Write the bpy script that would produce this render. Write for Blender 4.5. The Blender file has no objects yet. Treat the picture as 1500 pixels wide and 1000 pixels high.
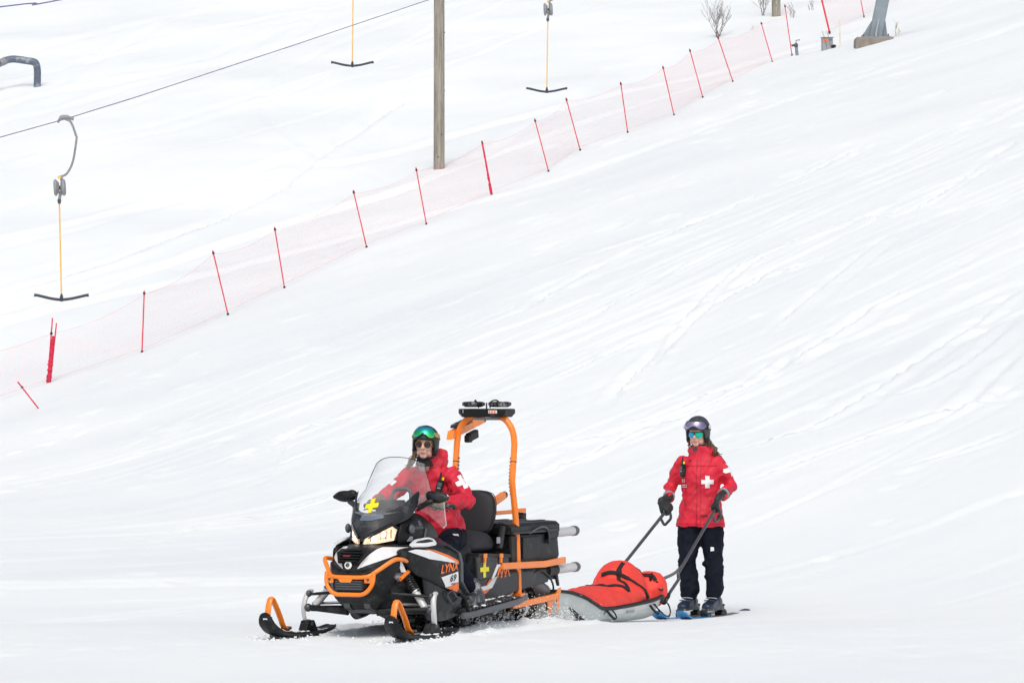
import bpy, bmesh, math, random
import numpy as np
from mathutils import Vector, Matrix
from mathutils.bvhtree import BVHTree
from mathutils.geometry import delaunay_2d_cdt

random.seed(7)
rng = np.random.default_rng(7)
scn = bpy.context.scene
COL = scn.collection
R = math.radians

# ------------------------------------------------------------------ camera, sky, sun, exposure
cam_d = bpy.data.cameras.new('camera')
cam = bpy.data.objects.new('camera', cam_d); COL.objects.link(cam)
cam.location = (0, 0, 1.9)
cam.rotation_euler = (R(90 + 0.545), 0, 0)
cam_d.sensor_width = 36; cam_d.lens = 151.3
cam_d.clip_start = 0.5; cam_d.clip_end = 3000
scn.camera = cam

SUN_ELEV, SUN_AZ = 52, -177       # degrees; azimuth from +Y towards +X: the sun stands behind the camera, left
world = bpy.data.worlds.new('World'); scn.world = world
world.use_nodes = True
wn = world.node_tree; wn.nodes.clear()
w_out = wn.nodes.new('ShaderNodeOutputWorld'); w_bg = wn.nodes.new('ShaderNodeBackground')
w_sky = wn.nodes.new('ShaderNodeTexSky'); w_sky.sky_type = 'NISHITA'; w_sky.sun_disc = False
w_sky.sun_elevation = R(SUN_ELEV); w_sky.sun_rotation = R(SUN_AZ)
w_sky.air_density = 1.0; w_sky.dust_density = 6.0; w_sky.ozone_density = 1.0
w_hsv = wn.nodes.new('ShaderNodeHueSaturation'); w_hsv.inputs['Saturation'].default_value = 0.62
wn.links.new(w_sky.outputs[0], w_hsv.inputs['Color']); wn.links.new(w_hsv.outputs[0], w_bg.inputs['Color'])
w_bg.inputs['Strength'].default_value = 0.15
wn.links.new(w_bg.outputs[0], w_out.inputs['Surface'])

sun_d = bpy.data.lights.new('sun', 'SUN'); sun = bpy.data.objects.new('sun', sun_d); COL.objects.link(sun)
sun_d.energy = 0.60; sun_d.angle = R(24); sun_d.color = (1.0, 0.98, 0.94)
sd = Vector((math.sin(R(SUN_AZ)) * math.cos(R(SUN_ELEV)), math.cos(R(SUN_AZ)) * math.cos(R(SUN_ELEV)), math.sin(R(SUN_ELEV))))
sun.rotation_euler = sd.to_track_quat('Z', 'Y').to_euler()
sun.location = sd * 60

vs = scn.view_settings
vs.view_transform = 'Standard'; vs.look = 'None'; vs.gamma = 1.0; vs.use_curve_mapping = False
vs.exposure = -0.125

# ------------------------------------------------------------------ materials
def mat(name, col, rough=0.5, metal=0.0, var=0.12, vscale=6.0, bump=0.0, bscale=60.0, bdist=0.004, coat=0.0,
        spec=0.5, emit=None, estr=0.0, transm=0.0, alpha=1.0, grime=None, gscale=9.0, gamt=0.0):
    m = bpy.data.materials.new(name); m.use_nodes = True
    nt = m.node_tree; b = nt.nodes['Principled BSDF']
    tc = nt.nodes.new('ShaderNodeTexCoord')
    n = nt.nodes.new('ShaderNodeTexNoise'); n.inputs['Scale'].default_value = vscale; n.inputs['Detail'].default_value = 6
    nt.links.new(tc.outputs['Object'], n.inputs['Vector'])
    mr = nt.nodes.new('ShaderNodeMapRange'); mr.inputs['To Min'].default_value = 1 - var; mr.inputs['To Max'].default_value = 1 + var
    mr.inputs['From Min'].default_value = 0.3; mr.inputs['From Max'].default_value = 0.7
    nt.links.new(n.outputs['Fac'], mr.inputs['Value'])
    vm = nt.nodes.new('ShaderNodeVectorMath'); vm.operation = 'SCALE'; vm.inputs[0].default_value = col[:3]
    nt.links.new(mr.outputs[0], vm.inputs['Scale'])
    last = vm.outputs[0]
    if grime:
        g = nt.nodes.new('ShaderNodeTexNoise'); g.inputs['Scale'].default_value = gscale; g.inputs['Detail'].default_value = 8
        g.inputs['Roughness'].default_value = 0.7
        nt.links.new(tc.outputs['Object'], g.inputs['Vector'])
        gr = nt.nodes.new('ShaderNodeMapRange'); gr.inputs['From Min'].default_value = 0.52; gr.inputs['From Max'].default_value = 0.62
        gr.inputs['To Max'].default_value = gamt
        nt.links.new(g.outputs['Fac'], gr.inputs['Value'])
        mx = nt.nodes.new('ShaderNodeMix'); mx.data_type = 'RGBA'
        nt.links.new(gr.outputs[0], mx.inputs['Factor']); nt.links.new(last, mx.inputs[6]); mx.inputs[7].default_value = (*grime, 1)
        last = mx.outputs[2]
    nt.links.new(last, b.inputs['Base Color'])
    b.inputs['Roughness'].default_value = rough; b.inputs['Metallic'].default_value = metal
    b.inputs['Coat Weight'].default_value = coat; b.inputs['Specular IOR Level'].default_value = spec
    b.inputs['Transmission Weight'].default_value = transm; b.inputs['Alpha'].default_value = alpha
    rr = nt.nodes.new('ShaderNodeMapRange'); rr.inputs['To Min'].default_value = max(0, rough - .08); rr.inputs['To Max'].default_value = min(1, rough + .08)
    nt.links.new(n.outputs['Fac'], rr.inputs['Value']); nt.links.new(rr.outputs[0], b.inputs['Roughness'])
    if emit:
        b.inputs['Emission Color'].default_value = (*emit, 1); b.inputs['Emission Strength'].default_value = estr
    if bump > 0:
        bn = nt.nodes.new('ShaderNodeTexNoise'); bn.inputs['Scale'].default_value = bscale; bn.inputs['Detail'].default_value = 4
        nt.links.new(tc.outputs['Object'], bn.inputs['Vector'])
        bp = nt.nodes.new('ShaderNodeBump'); bp.inputs['Strength'].default_value = bump; bp.inputs['Distance'].default_value = bdist
        nt.links.new(bn.outputs['Fac'], bp.inputs['Height']); nt.links.new(bp.outputs[0], b.inputs['Normal'])
    return m

SN = (0.8, 0.83, 0.87)
M = {}
M['charcoal'] = mat('charcoal_plastic', (.014, .0155, .019), .40, bump=.1, bscale=300, bdist=.001, spec=.32, grime=SN, gscale=5, gamt=.055)
M['black'] = mat('black_plastic', (.005, .0055, .0065), .45, bump=.15, bscale=250, bdist=.001, spec=.28, grime=SN, gscale=7, gamt=.03)
M['gloss'] = mat('gloss_black_plastic', (.008, .009, .011), .18, coat=.3)
M['grey'] = mat('grey_plastic', (.085, .092, .105), .45, bump=.1, bscale=200, bdist=.001)
M['white'] = mat('white_gloss_plastic', (.78, .79, .80), .28, var=.04, coat=.3, grime=(.4, .42, .45), gscale=6, gamt=.15)
M['orange'] = mat('orange_powder_coat', (.95, .235, .014), .36, var=.05, coat=.25, grime=(.6, .15, .02), gscale=12, gamt=.25)
M['orange_print'] = mat('orange_print', (.90, .17, .015), .4, var=.05)
M['silver'] = mat('brushed_aluminium', (.62, .63, .65), .34, metal=.85, var=.08, bump=.1, bscale=120, bdist=.001)
M['matt_silver'] = mat('matt_aluminium', (.60, .61, .62), .5, metal=.25, var=.06)
M['steel'] = mat('dark_steel', (.10, .105, .115), .4, metal=.6)
M['rubber'] = mat('black_rubber', (.012, .012, .013), .75, bump=.3, bscale=90, grime=SN, gscale=16, gamt=.35)
M['vinyl'] = mat('dark_vinyl', (.013, .014, .017), .55, spec=.3, bump=.3, bscale=220, bdist=.001, var=.1)
M['vinyl_grey'] = mat('grey_vinyl', (.026, .026, .031), .6, spec=.3, bump=.3, bscale=220, bdist=.001, var=.1)
M['yellow'] = mat('yellow_sticker', (.88, .74, .01), .5, var=.03)
M['white_print'] = mat('white_print', (.80, .81, .82), .5, var=.03)
M['red'] = mat('red_shell_fabric', (.60, .010, .036), .62, var=.15, vscale=7, bump=.55, bscale=16, bdist=.016)
M['red_dark'] = mat('dark_red_trim', (.36, .006, .024), .65, var=.1, bump=.3)
M['navy'] = mat('dark_trouser_fabric', (.007, .010, .018), .8, spec=.15, var=.2, vscale=9, bump=.4, bscale=40, bdist=.006)
M['black_fabric'] = mat('black_fabric', (.010, .0105, .012), .8, var=.15, bump=.4, bscale=80)
M['glove_brown'] = mat('brown_leather', (.19, .125, .068), .7, var=.25, vscale=25, bump=.5, bscale=70)
M['glove_dark'] = mat('dark_glove_leather', (.016, .02, .022), .6, var=.2, vscale=25, bump=.5, bscale=70)
M['hair'] = mat('brown_hair', (.14, .080, .045), .5, var=.35, vscale=30)
M['hair_light'] = mat('light_brown_hair', (.19, .125, .075), .5, var=.3, vscale=30)
M['helmet_black'] = mat('matt_black_helmet', (.014, .017, .019), .45, var=.1)
M['helmet_grey'] = mat('matt_grey_helmet', (.042, .048, .056), .5, var=.1)
M['tan'] = mat('tan_strap', (.42, .27, .10), .7, var=.3, vscale=40)
M['lens_dark'] = mat('dark_lens', (.035, .012, .012), .1, coat=.5)
M['cover'] = mat('orange_red_cover_fabric', (.80, .052, .035), .6, var=.09, vscale=7, bump=.5, bscale=22, bdist=.012)
M['hull'] = mat('grey_green_composite', (.52, .56, .545), .38, var=.06, bump=.08, bscale=30, coat=.15, grime=SN, gscale=4, gamt=.25)
M['hull_lip'] = mat('pale_grey_lip', (.62, .64, .64), .4, var=.04)
M['wood'] = None
M['concrete'] = mat('weathered_concrete', (.25, .22, .195), .85, var=.2, vscale=4, bump=.6, bscale=20)
M['pylon'] = mat('galvanised_steel', (.23, .28, .315), .55, metal=.2, var=.12, vscale=3)
M['bluegrey'] = mat('blue_grey_pipe', (.10, .13, .18), .5, var=.2, vscale=2, grime=(.45, .48, .52), gscale=3, gamt=.5)
M['box_grey'] = mat('grey_box_paint', (.30, .33, .36), .55, var=.1)
M['tbar_pole'] = mat('yellow_pole', (.80, .47, .10), .5, var=.08)
M['tbar_dark'] = mat('tbar_rubber', (.035, .042, .06), .6, var=.1)
M['spool'] = mat('grey_spool_plastic', (.25, .26, .275), .5, var=.12, vscale=10)
M['cable'] = mat('steel_rope', (.17, .165, .33), .5, var=.15)
M['post_red'] = mat('red_fence_pole', (.70, .030, .065), .5, var=.08)
M['net_red'] = mat('red_net_cord', (.74, .10, .14), .7, var=.1)
M['net_dense'] = mat('red_net_bundle', (.62, .015, .06), .7, var=.2, bump=.5)
M['twig'] = mat('grey_brown_bark', (.20, .17, .165), .85, var=.3)
M['twig_dead'] = mat('dry_straw', (.45, .38, .26), .85, var=.2)
M['ski_blue'] = mat('blue_ski_topsheet', (.015, .22, .50), .3, var=.08, coat=.3)
M['ski_dark'] = mat('dark_ski_topsheet', (.05, .05, .06), .35, var=.1)
M['boot_blue'] = mat('navy_ski_boot', (.010, .020, .050), .4, var=.35, vscale=14)
M['boot_grey'] = mat('grey_boot_shell', (.035, .04, .05), .45, var=.2, vscale=14, grime=SN, gscale=14, gamt=.4)
M['paleyellow'] = mat('faded_yellow_pole', (.75, .68, .45), .6)

def skin_mat():
    m = mat('skin', (.64, .39, .31), .5, var=.06, vscale=18, bump=.1, bscale=80, bdist=.002)
    b = m.node_tree.nodes['Principled BSDF']; b.inputs['Subsurface Weight'].default_value = .15
    b.inputs['Subsurface Radius'].default_value = (.01, .004, .002); b.inputs['Subsurface Scale'].default_value = .5
    return m
M['skin'] = skin_mat()
M['lips'] = mat('lips', (.50, .20, .17), .45, var=.05)

def lens_mat(name, stops, axis='Z', rough=.06, vs=(0.0, 1.0), nscale=0.0):
    """mirrored lens whose coating changes colour across the lens (a real coating: fixed to the object)"""
    m = bpy.data.materials.new(name); m.use_nodes = True; nt = m.node_tree; b = nt.nodes['Principled BSDF']
    tc = nt.nodes.new('ShaderNodeTexCoord'); sx = nt.nodes.new('ShaderNodeSeparateXYZ')
    nt.links.new(tc.outputs['Generated'], sx.inputs[0])
    no = nt.nodes.new('ShaderNodeTexNoise'); no.inputs['Scale'].default_value = 2.2
    nt.links.new(tc.outputs['Generated'], no.inputs['Vector'])
    ad = nt.nodes.new('ShaderNodeMath'); ad.operation = 'MULTIPLY_ADD'; ad.inputs[1].default_value = nscale; 
    nt.links.new(no.outputs['Fac'], ad.inputs[0]); nt.links.new(sx.outputs[axis], ad.inputs[2])
    cr = nt.nodes.new('ShaderNodeValToRGB')
    while len(cr.color_ramp.elements) < len(stops): cr.color_ramp.elements.new(.5)
    for e, (p, c) in zip(cr.color_ramp.elements, stops): e.position = p; e.color = (*c, 1)
    nt.links.new(ad.outputs[0], cr.inputs[0]); nt.links.new(cr.outputs[0], b.inputs['Base Color'])
    b.inputs['Metallic'].default_value = .75; b.inputs['Roughness'].default_value = rough + .08; b.inputs['Coat Weight'].default_value = .4
    return m
M['lens_green'] = lens_mat('green_mirror_lens', [(0, (.55, .75, .02)), (.35, (.03, .68, .18)), (.65, (.01, .50, .25)), (1, (.01, .35, .55))], 'Z', nscale=.25)
M['lens_teal'] = lens_mat('teal_mirror_lens', [(0, (.01, .22, .62)), (.4, (.01, .38, .52)), (.7, (.0, .55, .36)), (1, (.0, .5, .3))], 'Y', nscale=.1)
M['lens_violet'] = lens_mat('violet_mirror_lens', [(0, (.32, .28, .48)), (.5, (.40, .34, .50)), (1, (.22, .20, .38))], 'Y', nscale=.2)

def wood_mat():
    m = bpy.data.materials.new('weathered_wood'); m.use_nodes = True; nt = m.node_tree; b = nt.nodes['Principled BSDF']
    tc = nt.nodes.new('ShaderNodeTexCoord'); mp = nt.nodes.new('ShaderNodeMapping'); mp.inputs['Scale'].default_value = (9, 9, .5)
    nt.links.new(tc.outputs['Object'], mp.inputs[0])
    n = nt.nodes.new('ShaderNodeTexNoise'); n.inputs['Scale'].default_value = 2.2; n.inputs['Detail'].default_value = 9; n.inputs['Roughness'].default_value = .7
    nt.links.new(mp.outputs[0], n.inputs['Vector'])
    cr = nt.nodes.new('ShaderNodeValToRGB'); e = cr.color_ramp.elements
    e[0].position = .33; e[0].color = (.15, .135, .11, 1); e[1].position = .68; e[1].color = (.42, .39, .33, 1)
    nt.links.new(n.outputs['Fac'], cr.inputs[0]); nt.links.new(cr.outputs[0], b.inputs['Base Color'])
    bp = nt.nodes.new('ShaderNodeBump'); bp.inputs['Strength'].default_value = .7; bp.inputs['Distance'].default_value = .02
    nt.links.new(n.outputs['Fac'], bp.inputs['Height']); nt.links.new(bp.outputs[0], b.inputs['Normal'])
    b.inputs['Roughness'].default_value = .85
    return m
M['wood'] = wood_mat()

def glass_mat():
    m = bpy.data.materials.new('clear_acrylic'); m.use_nodes = True; nt = m.node_tree; nt.nodes.clear()
    o = nt.nodes.new('ShaderNodeOutputMaterial'); mx = nt.nodes.new('ShaderNodeMixShader')
    t = nt.nodes.new('ShaderNodeBsdfTransparent'); t.inputs[0].default_value = (.93, .94, .95, 1)
    g = nt.nodes.new('ShaderNodeBsdfGlossy'); g.inputs['Roughness'].default_value = .05
    d = nt.nodes.new('ShaderNodeBsdfDiffuse'); d.inputs[0].default_value = (.85, .87, .9, 1)
    fr = nt.nodes.new('ShaderNodeLayerWeight'); fr.inputs['Blend'].default_value = .22
    m1 = nt.nodes.new('ShaderNodeMixShader')
    n = nt.nodes.new('ShaderNodeTexNoise'); n.inputs['Scale'].default_value = 3.5; n.inputs['Detail'].default_value = 6
    tc = nt.nodes.new('ShaderNodeTexCoord'); nt.links.new(tc.outputs['Object'], n.inputs['Vector'])
    mr = nt.nodes.new('ShaderNodeMapRange'); mr.inputs['From Min'].default_value = .35; mr.inputs['From Max'].default_value = .75
    mr.inputs['To Min'].default_value = .05; mr.inputs['To Max'].default_value = .22  # white diffuse veil paints in the haze of reflected snow and sky
    nt.links.new(n.outputs['Fac'], mr.inputs['Value']); nt.links.new(mr.outputs[0], m1.inputs['Fac'])
    nt.links.new(t.outputs[0], m1.inputs[1]); nt.links.new(d.outputs[0], m1.inputs[2])
    nt.links.new(fr.outputs['Fresnel'], mx.inputs['Fac']); nt.links.new(m1.outputs[0], mx.inputs[1]); nt.links.new(g.outputs[0], mx.inputs[2])
    nt.links.new(mx.outputs[0], o.inputs['Surface'])
    return m
M['acrylic'] = glass_mat()

def lamp_mat():
    m = bpy.data.materials.new('lit_headlamp'); m.use_nodes = True; nt = m.node_tree; b = nt.nodes['Principled BSDF']
    tc = nt.nodes.new('ShaderNodeTexCoord'); v = nt.nodes.new('ShaderNodeTexVoronoi'); v.inputs['Scale'].default_value = 45
    nt.links.new(tc.outputs['Object'], v.inputs['Vector'])
    cr = nt.nodes.new('ShaderNodeValToRGB'); e = cr.color_ramp.elements
    e[0].position = .15; e[0].color = (1.0, .66, .30, 1); e[1].position = .75; e[1].color = (.42, .20, .06, 1)
    nt.links.new(v.outputs['Distance'], cr.inputs[0])
    b.inputs['Base Color'].default_value = (.7, .6, .5, 1); b.inputs['Roughness'].default_value = .1; b.inputs['Coat Weight'].default_value = .6
    nt.links.new(cr.outputs[0], b.inputs['Emission Color']); b.inputs['Emission Strength'].default_value = 1.1
    return m
M['lamp'] = lamp_mat()
M['bulb'] = mat('bright_bulb', (1, .9, .7), .3, emit=(1.0, .88, .62), estr=2.6)
M['lamp_reflector'] = mat('lamp_chrome', (.55, .5, .45), .15, metal=.9)

def snow_mat():
    m = bpy.data.materials.new('snow'); m.use_nodes = True; nt = m.node_tree; b = nt.nodes['Principled BSDF']
    tc = nt.nodes.new('ShaderNodeTexCoord')
    big = nt.nodes.new('ShaderNodeTexNoise'); big.inputs['Scale'].default_value = .16; big.inputs['Detail'].default_value = 7
    nt.links.new(tc.outputs['Object'], big.inputs['Vector'])
    cr = nt.nodes.new('ShaderNodeValToRGB'); e = cr.color_ramp.elements
    e[0].position = .3; e[0].color = (.79, .843, .865, 1); e[1].position = .7; e[1].color = (.87, .913, .922, 1)
    nt.links.new(big.outputs['Fac'], cr.inputs[0]); nt.links.new(cr.outputs[0], b.inputs['Base Color'])
    b.inputs['Roughness'].default_value = .75; b.inputs['Specular IOR Level'].default_value = .12
    # stretched run marks + grain as fine relief
    mp = nt.nodes.new('ShaderNodeMapping'); mp.inputs['Rotation'].default_value = (0, 0, R(-52)); 
    nt.links.new(tc.outputs['Object'], mp.inputs[0])
    mp2 = nt.nodes.new('ShaderNodeMapping'); mp2.inputs['Scale'].default_value = (.09, 2.4, 1)
    nt.links.new(mp.outputs[0], mp2.inputs[0])
    n1 = nt.nodes.new('ShaderNodeTexNoise'); n1.inputs['Scale'].default_value = 1.3; n1.inputs['Detail'].default_value = 5; n1.inputs['Distortion'].default_value = .4
    nt.links.new(mp2.outputs[0], n1.inputs['Vector'])
    n2 = nt.nodes.new('ShaderNodeTexNoise'); n2.inputs['Scale'].default_value = 9; n2.inputs['Detail'].default_value = 8; n2.inputs['Roughness'].default_value = .65
    nt.links.new(tc.outputs['Object'], n2.inputs['Vector'])
    b1 = nt.nodes.new('ShaderNodeBump'); b1.inputs['Strength'].default_value = .55; b1.inputs['Distance'].default_value = .030
    b2 = nt.nodes.new('ShaderNodeBump'); b2.inputs['Strength'].default_value = .45; b2.inputs['Distance'].default_value = .012
    nt.links.new(n1.outputs['Fac'], b1.inputs['Height']); nt.links.new(n2.outputs['Fac'], b2.inputs['Height'])
    nt.links.new(b1.outputs[0], b2.inputs['Normal']); nt.links.new(b2.outputs[0], b.inputs['Normal'])
    return m
M['snow'] = snow_mat()

# ------------------------------------------------------------------ mesh helpers
def link(name, me, parent=None, m=None):
    o = bpy.data.objects.new(name, me); COL.objects.link(o)
    if parent is not None: o.parent = parent
    if m is not None and not me.materials:
        me.materials.append(M[m] if isinstance(m, str) else m)
    return o

def build(name, geo, m, parent=None, smooth=True, bevel=0.0, subsurf=0, solid=0.0, sharp=35, segs=2):
    v, f = geo
    me = bpy.data.meshes.new(name); me.from_pydata([tuple(p) for p in v], [], f)
    bm = bmesh.new(); bm.from_mesh(me); bmesh.ops.recalc_face_normals(bm, faces=bm.faces); bm.to_mesh(me); bm.free()
    me.update()
    if smooth:
        me.polygons.foreach_set('use_smooth', [True] * len(me.polygons))
        if not subsurf: me.set_sharp_from_angle(angle=R(sharp))
    o = link(name, me, parent, m)
    if solid:
        md = o.modifiers.new('solid', 'SOLIDIFY'); md.thickness = solid; md.offset = -1
    if subsurf:
        md = o.modifiers.new('sub', 'SUBSURF'); md.levels = subsurf; md.render_levels = subsurf
    if bevel:
        md = o.modifiers.new('bevel', 'BEVEL'); md.width = bevel; md.segments = segs; md.limit_method = 'ANGLE'; md.angle_limit = R(30)
        md.harden_normals = True
    return o

def tag(o, label=None, cat=None, group=None, kind=None):
    if label: o['label'] = label
    if cat: o['category'] = cat
    if group: o['group'] = group
    if kind: o['kind'] = kind
    return o

def thing(name, label, cat, loc=(0, 0, 0), rz=0.0, group=None):
    o = bpy.data.objects.new(name, None); COL.objects.link(o)
    o.location = loc; o.rotation_euler = (0, 0, rz); o.empty_display_size = .2
    return tag(o, label, cat, group)

def copy_tree(o, parent=None):
    c = o.copy(); COL.objects.link(c)
    if parent is not None: c.parent = parent
    for ch in list(o.children): copy_tree(ch, c)
    return c

def join(*gs):
    V, Fc = [], []
    for v, f in gs:
        k = len(V); V += [tuple(p) for p in v]; Fc += [tuple(i + k for i in q) for q in f]
    return V, Fc

def xf(geo, mtx):
    return [tuple(mtx @ Vector(p)) for p in geo[0]], geo[1]

def mir(geo):
    return [(p[0], -p[1], p[2]) for p in geo[0]], [tuple(reversed(q)) for q in geo[1]]

def side(geo, s): return geo if s > 0 else mir(geo)

def box(c, s, rot=None):
    x, y, z = [k / 2 for k in s]
    v = [Vector(p) for p in ((-x, -y, -z), (x, -y, -z), (x, y, -z), (-x, y, -z), (-x, -y, z), (x, -y, z), (x, y, z), (-x, y, z))]
    if rot is not None: v = [rot @ p for p in v]
    v = [tuple(p + Vector(c)) for p in v]
    return v, [(0, 3, 2, 1), (4, 5, 6, 7), (0, 1, 5, 4), (1, 2, 6, 5), (2, 3, 7, 6), (3, 0, 4, 7)]

def RE(x=0, y=0, z=0):
    from mathutils import Euler
    return Euler((R(x), R(y), R(z))).to_matrix()

def spline(pts, n=6, closed=False):
    P = [Vector(p) for p in pts]; out = []
    N = len(P); rngi = range(N if closed else N - 1)
    for i in rngi:
        p0 = P[(i - 1) % N] if closed or i > 0 else P[0] * 2 - P[1]
        p1 = P[i]; p2 = P[(i + 1) % N]
        p3 = P[(i + 2) % N] if closed or i + 2 < N else P[-1] * 2 - P[-2]
        for k in range(n):
            t = k / n
            out.append(.5 * ((2 * p1) + (p2 - p0) * t + (2 * p0 - 5 * p1 + 4 * p2 - p3) * t * t + (3 * p1 - p0 - 3 * p2 + p3) * t ** 3))
    if not closed: out.append(P[-1])
    return out

def rounded(pts, r=.03, n=5):
    """polyline with its inner corners rounded: how bent tube looks"""
    P = [Vector(p) for p in pts]; out = [P[0]]
    for a, b, c in zip(P, P[1:], P[2:]):
        d1 = (a - b); d2 = (c - b); q = min(r, d1.length * .48, d2.length * .48)
        s = b + d1.normalized() * q; e = b + d2.normalized() * q
        for k in range(n + 1):
            t = k / n; out.append(s * (1 - t) ** 2 + b * 2 * t * (1 - t) + e * t * t)
    out.append(P[-1]); return out

def tube(path, r, segs=10, caps=True, closed=False, flat=None):
    P = [Vector(p) for p in path]; n = len(P)
    rad = r if isinstance(r, (list, tuple)) and len(r) == n else [r] * n
    V, Fc = [], []
    t0 = (P[1] - P[0]).normalized()
    ref = Vector((0, 0, 1)) if abs(t0.z) < .9 else Vector((1, 0, 0))
    u = (ref - t0 * ref.dot(t0)).normalized()
    for i in range(n):
        if closed: t = (P[(i + 1) % n] - P[i - 1])
        else: t = P[min(i + 1, n - 1)] - P[max(i - 1, 0)]
        t.normalize()
        u = (u - t * u.dot(t)); u = u.normalized() if u.length > 1e-6 else t.orthogonal().normalized()
        w = t.cross(u)
        ri = rad[i]
        ra, rb = (ri if isinstance(ri, (list, tuple)) else (ri, ri))
        for k in range(segs):
            a = 2 * math.pi * k / segs
            V.append(tuple(P[i] + u * math.cos(a) * ra + w * math.sin(a) * rb))
    m = n if closed else n - 1
    for i in range(m):
        for k in range(segs):
            a = i * segs + k; b = i * segs + (k + 1) % segs
            j = ((i + 1) % n) * segs
            Fc.append((a, b, j + (k + 1) % segs, j + k))
    if caps and not closed:
        Fc.append(tuple(range(segs - 1, -1, -1))); Fc.append(tuple((n - 1) * segs + k for k in range(segs)))
    return V, Fc

def rod(a, b, r, segs=10, r2=None):
    return tube([a, b], [r, r2 if r2 is not None else r], segs)

def loft(rings, closed=True, caps=True):
    n = len(rings[0]); V = [tuple(p) for q in rings for p in q]; Fc = []
    for i in range(len(rings) - 1):
        for k in range(n if closed else n - 1):
            a = i * n + k; b = i * n + (k + 1) % n
            Fc.append((a, b, b + n, a + n))
    if caps and closed:
        Fc.append(tuple(range(n - 1, -1, -1))); Fc.append(tuple((len(rings) - 1) * n + k for k in range(n)))
    return V, Fc

def ell(c, r, nu=16, nv=10, rot=None):
    V, Fc = [], []
    for j in range(nv + 1):
        th = math.pi * j / nv
        for i in range(nu):
            ph = 2 * math.pi * i / nu
            p = Vector((r[0] * math.sin(th) * math.cos(ph), r[1] * math.sin(th) * math.sin(ph), r[2] * math.cos(th)))
            if rot is not None: p = rot @ p
            V.append(tuple(p + Vector(c)))
    for j in range(nv):
        for i in range(nu):
            a = j * nu + i; b = j * nu + (i + 1) % nu
            Fc.append((a, a + nu, b + nu, b))
    bm = bmesh.new(); vs_ = [bm.verts.new(p) for p in V]
    for q in Fc: bm.faces.new([vs_[i] for i in q])
    bmesh.ops.remove_doubles(bm, verts=bm.verts, dist=1e-6)
    bm.verts.index_update()
    out = [tuple(v.co) for v in bm.verts], [tuple(v.index for v in f.verts) for f in bm.faces]
    bm.free(); return out

def slab(poly, vec):
    """closed solid: the polygon and its copy moved by vec"""
    n = len(poly); V = [tuple(p) for p in poly] + [tuple(Vector(p) + Vector(vec)) for p in poly]
    return V, [tuple(range(n - 1, -1, -1)), tuple(range(n, 2 * n))] + [(i, (i + 1) % n, n + (i + 1) % n, n + i) for i in range(n)]

def grid(rows):
    n = len(rows[0]); V = [tuple(p) for q in rows for p in q]
    return V, [(i * n + k, i * n + k + 1, (i + 1) * n + k + 1, (i + 1) * n + k) for i in range(len(rows) - 1) for k in range(n - 1)]

def lathe(c, axis, prof, segs=18):
    """prof: list of (distance along axis, radius)"""
    ax = Vector(axis).normalized(); return tube([Vector(c) + ax * d for d, _ in prof], [max(r, 1e-4) for _, r in prof], segs)

def smooth_poly(pts, r=.01, n=3):
    P = [Vector((*p, 0)) for p in pts]; out = []
    N = len(P)
    for i in range(N):
        a, b, c = P[i - 1], P[i], P[(i + 1) % N]
        d1, d2 = a - b, c - b; q = min(r, d1.length * .45, d2.length * .45)
        s, e = b + d1.normalized() * q, b + d2.normalized() * q
        for k in range(n + 1):
            t = k / n; p = s * (1 - t) ** 2 + b * 2 * t * (1 - t) + e * t * t; out.append((p.x, p.y))
    return out

def eval_mesh(o):
    dg = bpy.context.evaluated_depsgraph_get()
    return bpy.data.meshes.new_from_object(o.evaluated_get(dg))

def bvh_of(*objs):
    V, Fc = [], []
    for o in objs:
        me = eval_mesh(o); k = len(V)
        V += [v.co.copy() for v in me.vertices]; Fc += [tuple(i + k for i in p.vertices) for p in me.polygons]
        bpy.data.meshes.remove(me)
    return BVHTree.FromPolygons(V, Fc)

def tri2d(poly, step):
    pts = []
    for a, b in zip(poly, poly[1:] + poly[:1]):
        a, b = Vector(a), Vector(b); k = max(1, int((b - a).length / step + .5)); pts += [a.lerp(b, i / k) for i in range(k)]
    n = len(pts)
    xs = [p.x for p in pts]; ys = [p.y for p in pts]
    def inside(x, y):
        c = False
        for i in range(n):
            a, b = pts[i], pts[i - 1]
            if (a.y > y) != (b.y > y) and x < (b.x - a.x) * (y - a.y) / (b.y - a.y) + a.x: c = not c
        return c
    extra = []
    x = min(xs) + step / 2
    while x < max(xs):
        y = min(ys) + step / 2
        while y < max(ys):
            if inside(x, y): extra.append(Vector((x, y)))
            y += step
        x += step
    v, e, f, *_ = delaunay_2d_cdt(pts + extra, [(i, (i + 1) % n) for i in range(n)], [], 1, 1e-6)
    return [(p.x, p.y) for p in v], [tuple(q) for q in f]

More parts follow.
